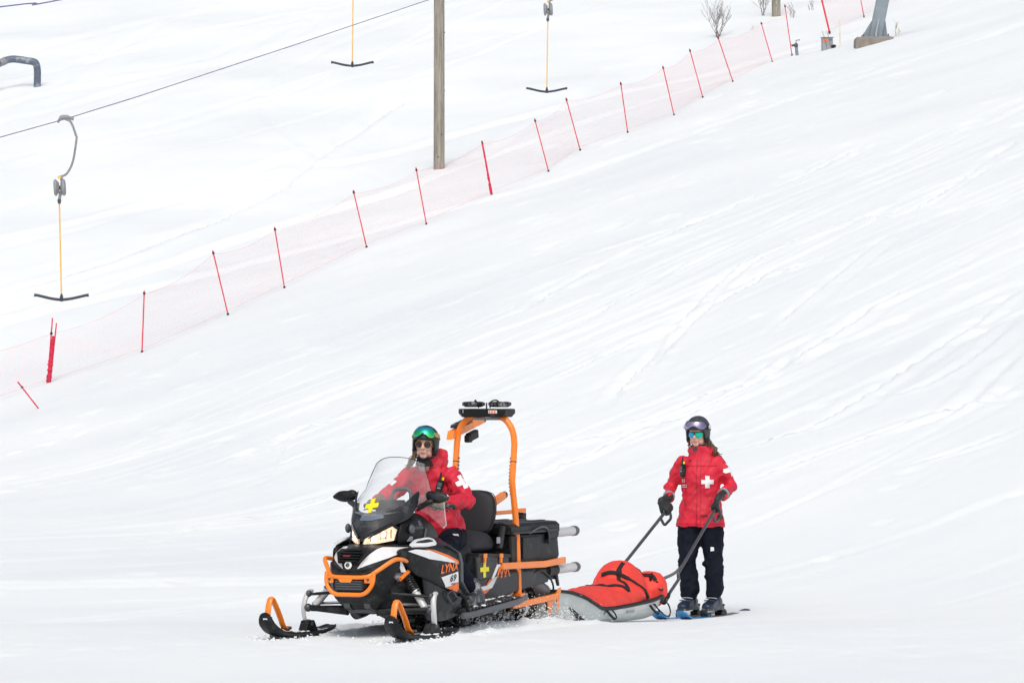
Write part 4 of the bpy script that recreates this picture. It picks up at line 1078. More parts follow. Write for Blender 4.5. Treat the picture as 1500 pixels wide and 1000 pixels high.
for s in (1, -1):
    for X, z, r in ((-2.62, .145, .115), (-2.18, .085, .075), (-1.78, .085, .075), (-1.45, .09, .07), (-1.14, .18, .085)):
        w = part('idler_wheel', lathe((X, .16 * s, z), (0, s, 0), [(0, r * .5), (.004, r), (.036, r), (.04, r * .82), (.030, r * .75), (.028, r * .3), (.045, r * .25), (.047, .01)], 22), 'rubber')
        part('wheel_hub', lathe((X, .185 * s, z), (0, s, 0), [(0, r * .4), (.02, r * .4), (.022, r * .2)], 14), 'steel', w)
    part('slide_rail', tube([(-1.15, .12 * s, .11), (-1.45, .12 * s, .04), (-2.6, .12 * s, .045)], [(.03, .010)] * 3, 8), 'silver')
    part('suspension_arm', join(rod((-1.5, .215 * s, .08), (-1.85, .225 * s, .24), .019), rod((-2.0, .215 * s, .08), (-2.35, .225 * s, .25), .019), rod((-2.35, .2 * s, .07), (-2.35, -.0 * s, .07), .012)), 'matt_silver')
    part('rear_shock', rod((-1.75, .08 * s, .10), (-2.1, .08 * s, .27), .03), 'matt_silver')
part('snow_flap', grid([[(-2.93, y, .30) for y in (-.26, -.1, .1, .26)], [(-3.0, y, .16) for y in (-.26, -.1, .1, .26)], [(-3.03, y, .05) for y in (-.26, -.1, .1, .26)]]), 'rubber', solid=.008, subsurf=1)

# --- seats
def cushion(name, secs, m='vinyl', sub=2): return part(name, loft(secs), m, subsurf=sub)
def sec(X, w, z0, z1, crown=.03, lean=0.0):
    return [(X, -w, z0), (X, w, z0), (X + lean, w * 1.04, (z0 + z1) / 2), (X + lean, w * .86, z1), (X + lean, 0, z1 + crown), (X + lean, -w * .86, z1), (X + lean, -w * 1.04, (z0 + z1) / 2)]
cushion('driver_seat', [sec(-1.08, .10, .52, .60), sec(-1.10, .14, .48, .64), sec(-1.28, .19, .44, .65), sec(-1.55, .215, .42, .655), sec(-1.63, .22, .44, .70), sec(-1.65, .2, .47, .66)], 'vinyl_grey')
cushion('seat_side_bolster', [sec(-1.44, .232, .385, .50), sec(-1.46, .24, .375, .535, .0), sec(-1.62, .245, .375, .53, 0), sec(-1.655, .235, .385, .48, 0)], 'vinyl')
cushion('passenger_seat', [sec(-1.62, .20, .56, .68, .02), sec(-1.65, .215, .55, .715, .02), sec(-1.85, .225, .55, .735, .02), sec(-2.02, .225, .56, .735, .02), sec(-2.06, .20, .58, .70, .02)], 'vinyl_grey')
bk = []
for zz, w, x in ((.715, .13, -2.115), (.73, .165, -2.12), (.83, .19, -2.14), (.93, .187, -2.165), (1.0, .165, -2.185), (1.035, .12, -2.195), (1.047, .05, -2.198)):
    bk.append([(x + .05, -w * .8, zz), (x + .068, 0, zz), (x + .05, w * .8, zz), (x + .012, w, zz), (x - .03, w * .85, zz), (x - .04, 0, zz), (x - .03, -w * .85, zz), (x + .012, -w, zz)])
brst = cushion('backrest', bk)
part('piping', tube(spline([(-2.09 - .09 * (z - .74) / .3, y * 1.0, z) for y, z in ((.163, .74), (.188, .83), (.185, .93), (.163, 1.0), (.118, 1.034), (0, 1.05), (-.118, 1.034), (-.163, 1.0), (-.185, .93), (-.188, .83), (-.163, .74))], 3), .0035, 5), 'vinyl_grey', brst)
part('backrest_bracket', join(box((-2.10, .09, .715), (.03, .03, .10)), box((-2.10, -.09, .715), (.03, .03, .10)), box((-2.105, 0, .735), (.04, .26, .05))), 'black', smooth=False, bevel=.005)
part('bracket_bolt', join(*[rod((-2.085, y, .735), (-2.075, y, .735), .008, 8) for y in (-.1, -.06, .06, .1)]), 'silver')
for s in (1, -1):
    part('seat_handle', join(slab([(-2.03, .235 * s, .60), (-2.10, .235 * s, .60), (-2.16, .235 * s, .77), (-2.10, .235 * s, .775)], (0, .03 * s, 0)), box((-2.05, .25 * s, .665), (.05, .03, .05))), 'black', bevel=.008, smooth=False)
    part('handle_plate', box((-2.02, .262 * s, .665), (.05, .012, .05)), 'box_grey', bevel=.004, smooth=False)
    # side storage case
    cs = [(-1.545, .38), (-1.525, .555), (-1.56, .575), (-2.13, .545), (-2.15, .40), (-1.60, .365)]
    sc2 = part('side_case', slab([(x, .215 * s, z) for x, z in cs], (0, .09 * s, 0)), 'charcoal', bevel=.015, smooth=False)
    part('case_lid', slab([(-1.53, .215 * s, .556), (-2.14, .215 * s, .528), (-2.14, .215 * s, .556), (-1.56, .215 * s, .582)], (0, .1 * s, 0)), 'black', sc2, bevel=.006, smooth=False)
    for x, z in ((-1.66, .558), (-1.955, .548)):
        lt = part('latch', join(box((x, .318 * s, z), (.055, .012, .035)), box((x + .006, .318 * s, z - .035), (.03, .014, .04))), 'orange', sc2, bevel=.003, smooth=False)
    part('yellow_cross', slab([(x * 1.35 - 1.672, .3062 * s, z * 1.06 + .452) for x, z in CROSS(.058, .0165)], (0, .002 * s, 0)), 'yellow', sc2, smooth=False)
    w3 = [(-1.80, .378), (-1.84, .376), (-1.93, .46), (-2.13, .462), (-2.13, .482), (-1.90, .482)]
    part('white_graphic', slab([(x, .3062 * s, z) for x, z in w3], (0, .002 * s, 0)), 'white_print', sc2, smooth=False)
    for a in (0, 1, 2):
        x = -1.94 - a * .07
        part('orange_graphic', slab([(x + .045, .3064 * s, .378), (x + .025, .3064 * s, .378), (x - .012, .3064 * s, .44), (x - .045, .3064 * s, .38), (x - .06, .3064 * s, .38), (x - .02, .3064 * s, .458), (x + .0, .3064 * s, .458)], (0, .002 * s, 0)), 'orange_print', sc2, smooth=False)

# --- cargo box
cb = [(-2.26, .46), (-2.24, .70), (-3.10, .70), (-3.16, .66), (-3.19, .50), (-3.12, .46)]
cargo = part('cargo_box', slab([(x, -.265, z) for x, z in cb], (0, .53, 0)), 'black', smooth=False, bevel=.02)
for s in (1, -1): part('box_panel', slab([(-2.45, .266 * s, .50), (-2.45, .266 * s, .675), (-2.76, .266 * s, .675), (-2.76, .266 * s, .50)], (0, .012 * s, 0)), 'black', cargo, smooth=False, bevel=.006)
lid = part('cargo_lid', loft([[(x, y, z) for x, y in ((-2.22, -.28 * k), (-2.22, .28 * k), (-3.06 - .09 * k, .28 * k), (-3.14 - .02 * k, .2 * k), (-3.14 - .02 * k, -.2 * k), (-3.06 - .09 * k, -.28 * k))] for z, k in ((.702, 1.0), (.76, 1.0), (.785, .90), (.79, .7))]), 'black', bevel=.01, smooth=False)
part('lid_rim', tube(rounded([(-2.24, .283, .715), (-3.1, .283, .715), (-3.17, .2, .715), (-3.17, -.2, .715), (-3.1, -.283, .715)], .04), .012, 8), 'charcoal', lid)
for y in (-.16, 0, .16): part('lid_rib', box((-2.68, y, .792), (.80, .05, .01)), 'charcoal', lid, smooth=False, bevel=.004)
part('lid_strap', tube(spline([(-2.55, .285, .70), (-2.72, .30, .745), (-2.86, .30, .735), (-2.93, .292, .66)], 5), .007, 7), 'grey', lid)
part('lid_buckle', box((-2.93, .285, .65), (.05, .02, .08)), 'black', lid, bevel=.006, smooth=False)
for s in (1, -1):
    for zz, x0 in ((.685, -2.93), (.39, -2.95)):
        hs = part('handle_socket', rod((x0, .245 * s, zz), (x0 - .17, .245 * s, zz + .002), .052, 14), 'black')
        hd = part('carry_handle', rod((x0 - .15, .245 * s, zz + .002), (x0 - .56, .245 * s, zz + .008), .037, 16), 'matt_silver')
        part('handle_cap', lathe((x0 - .55, .245 * s, zz + .008), (-1, 0, .01), [(0, .041), (.055, .041), (.075, .034), (.085, .015)], 16), 'grey', hd)
part('rear_bracket', join(box((-2.95, .2, .35), (.5, .09, .07)), box((-3.1, 0, .36), (.08, .5, .05)), slab([(-3.12, .24, .35), (-3.17, .24, .35), (-3.20, .24, .26), (-3.17, .24, .26)], (0, .02, 0))), 'black', smooth=False, bevel=.006)

# --- orange roll frame
for s in (1, -1):
    tp = rounded([(-2.40, .262 * s, .20), (-2.385, .255 * s, .60), (-2.375, .25 * s, .80), (-2.30, .25 * s, 1.12), (-2.315, .252 * s, 1.22), (-2.345, .252 * s, 1.43), (-2.345, .235 * s, 1.53), (-2.35, .16 * s, 1.625), (-2.355, .05 * s, 1.635)], .07, 4)
    fr = part('roll_frame_tube', tube(tp, .0255, 14), 'orange')
    part('tube_joint', tube([(-2.3225, .252 * s, 1.27), (-2.3235, .252 * s, 1.277)], .0262, 14), 'gloss', fr)
    for k in range(11):
        zz = 1.30 - k * .028; x = float(np.interp(zz, [.8, 1.12, 1.22, 1.43], [-2.375, -2.30, -2.315, -2.345]))
        part('frame_letter', box((x, .252 * s + .0258 * (-s), zz), (.022, .004, .016)), 'gloss', fr, smooth=False)
    part('frame_foot', box((-2.40, .262 * s, .225), (.09, .08, .02)), 'orange', bevel=.004, smooth=False)
pf = part('roof_platform', loft([[(x, y, z) for x, y in ((-2.24, -.17 * k), (-2.27, -.205 * k), (-2.46, -.205 * k), (-2.49, -.17 * k), (-2.49, .17 * k), (-2.46, .205 * k), (-2.27, .205 * k), (-2.24, .17 * k))] for z, k in ((1.625, .85), (1.645, .94), (1.655, 1.0), (1.684, 1.0), (1.692, .98))]), 'black', smooth=False, bevel=.005)
part('platform_label', join(box((-2.249, -.165, 1.672), (.004, .045, .028), RE(0, 0, -32))), 'box_grey', pf, smooth=False)
pl_ = part('platform_label', box((-2.238, .11, 1.668), (.004, .075, .024)), 'white_print', pf, smooth=False)
part('label_print', join(*[box((-2.2345, .085 + k * .022, 1.668), (.003, .014, .016)) for k in range(3)]), 'orange_print', pl_, smooth=False)
part('platform_plate', box((-2.36, .02, 1.612), (.16, .2, .02)), 'spool', pf, smooth=False)
for s in (1, -1):
    wl = part('work_lamp', lathe((-2.36, .115 * s, 1.705), (0, 0, 1), [(0, .065), (.008, .082), (.016, .085), (.038, .085), (.043, .065), (.044, .02)], 20), 'rubber')
    for k in range(9):
        a = R(k * 40); part('lamp_fin', box((-2.36 + .085 * math.cos(a), .115 * s + .085 * math.sin(a), 1.729), (.014, .01, .024), Matrix.Rotation(a, 3, 'Z')), 'steel', wl, smooth=False)
    part('lamp_cable', tube(spline([(-2.32, .05 * s, 1.70), (-2.30, .06 * s, 1.745), (-2.34, .09 * s, 1.760), (-2.37, .11 * s, 1.742)], 5), .006, 6), 'gloss', wl)
part('platform_stud', rod((-2.36, 0, 1.69), (-2.36, 0, 1.74), .007, 8), 'steel')
# hinged stretcher arms on the far side of the frame
oa = part('stretcher_arm', slab([(-2.24, -.30, 1.445), (-2.27, -.30, 1.515), (-2.84, -.30, 1.625), (-2.85, -.30, 1.575)], (0, .055, 0)), 'orange', bevel=.006, smooth=False)
part('arm_pad', slab([(-2.33, -.31, 1.535), (-2.34, -.31, 1.565), (-2.62, -.31, 1.62), (-2.62, -.31, 1.59)], (0, .07, 0)), 'rubber', oa, bevel=.008, smooth=False)
part('arm_knob', ell((-2.86, -.27, 1.60), (.03, .03, .028)), 'rubber', oa)
part('arm_hook', join(box((-2.60, -.24, 1.475), (.16, .05, .07), RE(0, 12, 0)), box((-2.53, -.24, 1.45), (.08, .045, .06))), 'black', oa, bevel=.012, smooth=False)
ob_ = part('stretcher_arm', slab([(-3.03, -.28, .90), (-3.03, -.28, .955), (-3.22, -.28, 1.01), (-3.24, -.28, .96)], (0, .05, 0)), 'orange', bevel=.006, smooth=False)
part('arm_knob', ell((-3.245, -.255, .985), (.03, .028, .03)), 'rubber', ob_)
part('arm_post', rod((-3.06, -.26, .84), (-3.06, -.26, .93), .014), 'steel', ob_)
lb = part('far_side_bar', join(rod((-2.4, -.27, .835), (-3.55, -.27, .845), .017), box((-3.6, -.27, .85), (.12, .04, .035))), 'orange', bevel=.003)
part('bar_clamp', join(box((-3.62, -.27, .80), (.07, .05, .06)), ell((-3.56, -.27, .80), (.03, .03, .03))), 'black', lb, bevel=.006)

# --- orange rear bars, muffler, hitch
sb = part('side_bar', loft([[(x, y, z - .026), (x, y + .03, z - .026), (x, y + .03, z + .026), (x, y, z + .026)] for x, y, z in ((-1.965, .30, .465), (-2.78, .30, .452), (-3.20, .285, .468))]), 'orange', bevel=.006, smooth=False)
part('side_bar', loft([[(x, -y, z - .026), (x, -y - .03, z - .026), (x, -y - .03, z + .026), (x, -y, z + .026)] for x, y, z in ((-1.965, .30, .465), (-2.78, .30, .452), (-3.20, .285, .468))]), 'orange', bevel=.006, smooth=False)
lb2 = part('lower_bar', loft([[(x, y, z - .024), (x, y + .035, z - .024), (x, y + .035, z + .024), (x, y, z + .024)] for x, y, z in ((-2.165, .29, .145), (-2.75, .28, .168), (-3.10, .27, .185))]), 'orange', bevel=.006, smooth=False)
part('lower_bar', mir(loft([[(x, y, z - .024), (x, y + .035, z - .024), (x, y + .035, z + .024), (x, y, z + .024)] for x, y, z in ((-2.165, .29, .145), (-2.75, .28, .168), (-3.10, .27, .185))])), 'orange', bevel=.006, smooth=False)
part('bar_bolt', rod((-2.19, .32, .147), (-2.19, .332, .147), .012, 8), 'silver', lb2)
part('rear_bumper', join(box((-3.10, 0, .19), (.04, .56, .045)), slab([(-3.05, .29, .16), (-3.10, .29, .16), (-3.075, .29, .03)], (0, .012, 0)), slab([(-2.86, .29, .15), (-2.97, .29, .15), (-2.93, .29, .02), (-2.91, .29, .06)], (0, .012, 0)), slab([(-3.06, .29, .2), (-3.13, .29, .2), (-3.13, .29, .25), (-3.07, .29, .24)], (0, .012, 0))), 'orange', smooth=False, bevel=.003)
mu = part('muffler', lathe((-2.70, .20, .325), (-.93, .02, -.36), [(0, .03), (.01, .055), (.03, .066), (.30, .068), (.33, .05), (.335, .02)], 18), 'grey')
part('cable', tube(spline([(-2.6, .26, .36), (-2.75, .28, .40), (-2.95, .28, .34), (-3.05, .27, .24), (-2.9, .28, .18)], 6), .008, 7), 'black', mu)
part('hitch', join(box((-3.16, 0, .20), (.12, .07, .05)), rod((-3.2, 0, .14), (-3.2, 0, .26), .014)), 'steel', smooth=False)
part('tail_light', box((-3.185, 0, .56), (.02, .22, .05)), 'red_dark', bevel=.005, smooth=False)

# snow packed on boards, skis and over the track tunnel
for s in (1, -1):
    G = []
    rr_ = random.Random(12 + s)
    for _ in range(52):
        x = rr_.uniform(-2.1, -1.08); y = s * (rr_.uniform(.285, .33) if rr_.random() < .6 else rr_.uniform(.30, .44)); r = rr_.uniform(.009, .024)
        G.append(ell((x, y, .162 + (-1.05 - x) * .05 + .012), (r * rr_.uniform(.8, 1.8), r, r * .45), 8, 5))
    for _ in range(26):
        x = rr_.uniform(-.68, -.12); r = rr_.uniform(.008, .020); G.append(ell((x, s * (.52 + rr_.uniform(-.065, .065)), .032), (r * 1.6, r, r * .5), 8, 5))
    for _ in range(30):
        a = rr_.uniform(0, 6.28); r = rr_.uniform(.008, .018); q = rr_.uniform(.03, .10)
        G.append(ell((-2.62 + q * math.cos(a), s * .205, .145 + q * math.sin(a)), (r, r * .5, r), 8, 5))
    tag(part('packed_snow', join(*G), 'snow'), kind='stuff')
# ------------------------------------------------------------------ rescue sled
GS = -.102
sled = thing('rescue_sled', 'grey rescue sled with bright red cover, towed behind the snowmobile', 'sled', toW(-4.2, 0, GS), HEAD)
DZ = -GS                                          # snowmobile heights -> sled heights
def spart(name, geo, m, parent=sled, **k): return build(name, geo, m, parent, **k)
st_ = [(1.24, .15, .225, .15, .322), (1.18, .185, .248, .06, .322), (1.0, .205, .262, .025, .312), (.80, .21, .275, .015, .290), (.55, .225, .29, .0, .236), (.35, .23, .30, -.005, .170), (.18, .23, .305, -.005, .130),
       (-.3, .23, .305, -.005, .134), (-.8, .23, .30, -.005, .154), (-1.0, .22, .29, .01, .172), (-1.13, .19, .26, .05, .185), (-1.20, .12, .18, .11, .19)]
def hring(x, wb, wr, zb, zr): return [(x, -wr, zr), (x, -(wb + wr) / 2 - .012, (zb + zr) / 2), (x, -wb, zb + .012), (x, -wb * .7, zb), (x, 0, zb - .004), (x, wb * .7, zb), (x, wb, zb + .012), (x, (wb + wr) / 2 + .012, (zb + zr) / 2), (x, wr, zr), (x, 0, zr - .01)]
hull = spart('hull', loft([hring(*q) for q in st_]), 'hull', sharp=50)
rim = [(x, wr + .006, zr) for x, wb, wr, zb, zr in st_]
rimall = [(x, -y, z) for x, y, z in reversed(rim)][0:0] + rim
for s in (1, -1): spart('rim', tube(spline([(x, y * s, z + .004) for x, y, z in rim], 4), .014, 8), 'black', hull)
spart('bow_rim', tube(spline([(1.22, .235, .326), (1.25, .1, .328), (1.255, 0, .328), (1.25, -.1, .328), (1.22, -.235, .326)], 4), .014, 8), 'black', hull)
for s in (1, -1):
    lip = [(x, wr + .002, zr) for x, wb, wr, zb, zr in st_[6:10]]
    spart('pale_lip', loft([[(x, (y + .006) * s, z - .008), (x, (y + .009) * s, z - .010), (x, (y - .012) * s, z - .052), (x, (y - .016) * s, z - .052)] for x, y, z in lip]), 'hull_lip', hull, smooth=False)
    tg = text_geo('FJELLPULKEN', .034, .12, bold=.01)
    sg = -1 if s > 0 else 1
    spart('lettering', ([(-.33 + sg * p[0] * .92, (.3065 + (p[1]) * .40) * s, .090 + p[1]) for p in tg[0]], tg[1]), 'black', hull, smooth=False)
    spart('hull_strip', slab([(.82, .232 * s, .175), (.775, .232 * s, .175), (.50, .262 * s, .035), (.555, .262 * s, .030)], (0, .032 * s, 0)), 'black', hull, smooth=False)
    for x in (.13, -.78):
        spart('lash_loop', tube(spline([(x + .05, .315 * s, .125), (x + .02, .335 * s, .085), (x - .06, .338 * s, .05), (x - .11, .335 * s, .055), (x - .10, .325 * s, .09), (x - .05, .316 * s, .13)], 4), [(.011, .004)] * 21, 6), 'black_fabric', hull)
# cover with the load under it
def flatring(x, w, z0, z1): return [(x, -w, z0), (x, -w * .8, z1 * .6 + z0 * .4), (x, -w * .4, z1), (x, w * .4, z1), (x, w * .8, z1 * .6 + z0 * .4), (x, w, z0), (x, 0, z0 - .02)]
cgeo = [loft([flatring(1.21, .225, .305, .335), flatring(.9, .258, .285, .318), flatring(.55, .28, .215, .285), flatring(.15, .297, .130, .272), flatring(-.3, .297, .132, .305), flatring(-.95, .28, .160, .285), flatring(-1.15, .18, .18, .25)]),
        ell((-.82, .0, .26), (.27, .225, .235)), ell((-.62, .05, .2), (.40, .25, .15)), ell((-1.13, .135, .235), (.17, .175, .165)), ell((-1.05, -.1, .2), (.18, .16, .13))]
def cover_crease(p):
    a = np.abs(noise3(p, 7.0, 2)) ; b = np.abs(noise3(p * np.array([1.0, 1.0, .6]), 15.0, 4))
    rad = np.sin(np.arctan2(p[:, 2] - .1, p[:, 0] + .82) * 13 + 3 * noise3(p, 4, 6)) * np.exp(-((p[:, 0] + .6) / .45) ** 2)
    return .022 * (.12 - a) + .010 * (.1 - b) + .0045 * rad
cover = organic('cover', cgeo, .012, 'cover', sled, 5, cover_crease)
cvb = bvh_of(cover)
spart('cover_edge', tube([(x, y * .985, z + .014) for x, y, z in spline(rim[3:], 4)], .010, 6), 'black_fabric', cover)
spart('cover_edge', tube([(x, -y * .985, z + .014) for x, y, z in spline(rim[3:], 4)], .010, 6), 'black_fabric', cover)
def strap(pts, w=.017, m='black_fabric', off=.006, snap=None, parent=None, name='strap', reach=.06):
    P_ = spline(pts, 6); L_, Rr = [], []; sn = snap or cvb
    Q_ = []
    for p in P_:
        h, nrm, _, d = sn.find_nearest(p)
        Q_.append((h + nrm * off, nrm) if d < reach else (p, nrm))
    for i, (p, nrm) in enumerate(Q_):
        t = (Q_[min(i + 1, len(Q_) - 1)][0] - Q_[max(i - 1, 0)][0])
        if t.length < 1e-6: t = Vector((1, 0, 0))
        sd_ = t.normalized().cross(nrm).normalized() * w
        L_.append(p + sd_); Rr.append(p - sd_)
    return spart(name, grid([L_, Rr]), m, parent or cover, solid=.004)
STRAPS = [
  [(-.758, .059, .475), (-.69, .06, .44), (-.627, .066, .399), (-.55, .12, .36), (-.499, .165, .325), (-.453, .241, .249)],
  [(-.616, -.074, .374), (-.60, -.01, .40), (-.617, .051, .393), (-.634, .131, .359), (-.667, .193, .319), (-.725, .268, .249), (-.765, .312, .172)],
  [(-.33, -.10, .30), (-.36, .0, .304), (-.346, .081, .296), (-.394, .135, .301), (-.43, .20, .28), (-.457, .239, .254)],
  [(-.93, -.03, .47), (-.99, .03, .42), (-1.0, .12, .38), (-1.046, .195, .355), (-1.036, .237, .316)],
]
for q in STRAPS: strap(q, m='black_fabric')
for c, rz in (((-.63, .08, .40), 20), ((-1.03, .20, .345), 40)):
    h, nrm, _, _ = cvb.find_nearest(Vector(c)); q = h + nrm * .012
    spart('buckle', box(q, (.07, .016, .038), RE(0, rz, 0)), 'black', cover, smooth=False, bevel=.005)
spart('strap_end', tube(spline([(-1.03, .245, .31), (-1.06, .275, .27), (-1.05, .29, .235), (-1.01, .28, .25)], 5), [(.012, .004)] * 16, 6), 'black_fabric', cover)
h_ = spart('hanging_loop', tube(spline([(-.80, .318, .13), (-.92, .34, .06), (-1.0, .345, .025), (-1.09, .34, .02), (-1.13, .335, .06), (-1.10, .325, .12), (-1.02, .31, .15)], 5), .006, 6), 'black_fabric', hull)
# pulling shafts with D-grips, cross brace
def sledp(X, Y, Z): return Vector((X + 4.2, Y, Z + DZ))
GRIP = {}
for s, top in ((1, (-6.585, .262, .825)), (-1, (-6.44, -.145, .80))):
    tp = sledp(*top); base = Vector((-1.13, .285 * s, .15))
    k1 = Vector((-1.44, .285 * s, .315)); k2 = Vector((-1.415, .285 * s, .36))
    d = (tp - k2).normalized()
    if s > 0: pa = rounded([base, k1, k2, tp + d * .02], .03)
    else: pa = [base, k2 + (tp - k2) * .05, tp + d * .02]
    sh = spart('pull_shaft', tube(pa, .0145, 10), 'steel')
    g0 = tp - d * .16; out = Vector((-.10, .0, -.085)); 
    spart('hand_loop', tube(rounded([g0, g0 + out * .85 + d * .0, tp + out * .95 - d * .03, tp - d * .0], .035), .0125, 9), 'steel', sh)
    spart('shaft_socket', join(lathe(base, (k1 - base), [(-.05, .018), (-.04, .026), (.07, .024), (.09, .018)], 12)), 'black', sh)
    GRIP[s] = (tp, d)
spart('cross_brace', tube(spline([(-1.51, .285, .425), (-1.46, .22, .355), (-1.40, .10, .305), (-1.38, -.05, .295), (-1.40, -.2, .32), (-1.46, -.27, .38)], 5), .013, 8), 'steel')
spart('rear_cable', tube(spline([(-1.13, .29, .15), (-1.17, .31, .08), (-1.16, .32, .02), (-1.08, .33, .0)], 5), .004, 5), 'gloss')
spart('rear_bracket', join(box((-1.12, .27, .15), (.10, .05, .04)), rod((-1.12, .24, .15), (-1.12, .31, .15), .016)), 'steel', smooth=False, bevel=.005)
spart('rear_bracket', join(box((-1.12, -.27, .15), (.10, .05, .04)), rod((-1.12, -.24, .15), (-1.12, -.31, .15), .016)), 'steel', smooth=False, bevel=.005)
spart('tow_bar', tube([(1.2, .0, .22), (1.02, 0, .28 + 0), (1.25, 0, .2)][0:1] + [(1.22, 0, .25)], .02, 8), 'steel')

# ------------------------------------------------------------------ people
def head_geos(T):
    g = []
    E_ = lambda c, r, rot=None: g.append(xf(ell(c, r, 18, 12, rot), T))
    E_((-.012, 0, .032), (.094, .076, .088)); E_((.028, 0, -.028), (.062, .060, .078)); E_((.062, 0, -.094), (.024, .026, .020))
    for s in (1, -1):
        E_((.022, .040 * s, -.070), (.048, .020, .030)); E_((.060, .032 * s, -.032), (.026, .024, .026))
        E_((-.005, .076 * s, -.008), (.018, .010, .030)); E_((.086, .013 * s, -.036), (.011, .009, .009))
        E_((.078, .032 * s, .002), (.012, .014, .010))
    E_((.077, 0, .024), (.016, .052, .014)); E_((.084, 0, -.064), (.012, .022, .007)); E_((.081, 0, -.075), (.012, .019, .007))
    g.append(xf(chain([(.082, 0, .014), (.094, 0, -.012), (.103, 0, -.034)], [.008, .010, .0125], 10), T))
    g.append(xf(chain([(-.02, 0, -.06), (-.035, 0, -.16)], [.055, .058], 14), T))
    return g

def hand_geos(c, axis, wrist, grip_r, r, scale=1.0, thumb=1, ps=1.0):
    """fist closed round a bar: palm, four unequal fingers bent at two knuckles, thumb from the side of the palm"""
    c, axis, wrist = Vector(c), Vector(axis).normalized(), Vector(wrist)
    w = wrist - c; w = (w - axis * w.dot(axis)).normalized(); n = axis.cross(w)      # w: from the bar towards the wrist
    if n.z < 0: n = -n
    g = []; R_ = grip_r + r
    palm0 = c + w * (R_ + .012) + n * .012
    g.append(loft([[palm0 + w * t * .062 + axis * a * .043 * ps * (1 - .22 * t) + n * b * .017 * ps * (1 + .2 * t) for a, b in ((-1, -1), (0, -1.25), (1, -1), (1.1, 0), (1, 1), (0, 1.3), (-1, 1), (-1.1, 0))] for t in (-.35, 0, .5, 1.0)]))
    g.append(chain([palm0 + w * .055, wrist], [.026 * ps, .031 * ps], 12))
    for k, (o, ln) in enumerate(((-.036, .92), (-.012, 1.05), (.012, 1.0), (.034, .82))):
        pts = []
        for a in (25, 70, 115, 165, 165 + 45 * ln):
            rr_ = R_ * (1.12 if a < 80 else 1.0)
            pts.append(c + axis * o * scale + (w * math.cos(R(a)) + n * math.sin(R(a))) * rr_)
        pts[0] = palm0 + axis * o * .95 + n * .010
        g.append(chain(pts, [r * 1.12, r * 1.15, r * 1.05, r, r * .86], 10))
    tb = palm0 + axis * -.040 * thumb + w * .030 - n * .006
    pts = [tb, c + axis * -.050 * thumb + w * (R_ * .9) - n * R_ * .5, c + axis * -.044 * thumb + w * R_ * .1 - n * R_ * 1.02, c + axis * -.030 * thumb - w * R_ * .6 - n * R_ * .85]
    g.append(chain(pts, [r * 1.3, r * 1.25, r * 1.15, r * .95], 10))
    return g

def onell(poly, c, r, k, step=.008):
    """2D outline (degrees round, height) laid on an ellipsoid"""
    v2, f = tri2d([(R(a) * r[1], z) for a, z in poly], step)
    V_ = []
    for u, z in v2:
        ph = u / r[1]; la = math.asin(max(-.98, min(.98, z / r[2])))
        V_.append(Vector(c) + Vector((r[0] * k * math.cos(la) * math.cos(ph), r[1] * k * math.cos(la) * math.sin(ph), r[2] * k * math.sin(la))))
    return V_, f

HC, HRD = (-.008, 0, .034), (.123, .105, .112)
def helmet(person, T, m, brow=.035):
    rows = []
    for j in range(13):
        t = j / 12; row = []
        for i in range(49):
            ph = -180 + i * 7.5; a = abs(ph)
            k = min(1, max(0, (a - 46) / 26)); k = k * k * (3 - 2 * k)
            zl = (brow - HC[2]) * (1 - k) + (-.112 + .03 * min(1, max(0, (a - 100) / 60))) * k
            z = HRD[2] * .999 * (1 - t) + zl * t if t > 0 else HRD[2] * .999
            z = HRD[2] * math.cos(t * math.acos(max(-.999, min(1, zl / HRD[2]))))
            q = math.sqrt(max(1e-5, 1 - (z / HRD[2]) ** 2))
            if z < 0: q = 1 - .10 * (z / .11) ** 2
            row.append((HC[0] + HRD[0] * q * math.cos(R(ph)), HC[1] + HRD[1] * q * math.sin(R(ph)), HC[2] + z))
        rows.append(row)
    he = build('helmet', xf(grid(rows), T), m, person, solid=.016, subsurf=1)
    for a in (-35, 35): build('helmet_vent', xf(onell([(a - 7, .085), (a + 3, .088), (a + 7, .099), (a - 2, .097)], HC, HRD, 1.012, .006), T), 'gloss', he, solid=.002)
    for s in (1, -1):
        build('ear_pad', xf(ell((.005, .082 * s, -.045), (.04, .018, .045)), T), 'black_fabric', he)
        build('chin_strap', xf(tube(spline([(.012, .083 * s, -.07), (.03, .062 * s, -.105), (.045, .0, -.124)], 6), [(.008, .0025)] * 13, 6), T), 'black_fabric', he)
    return he

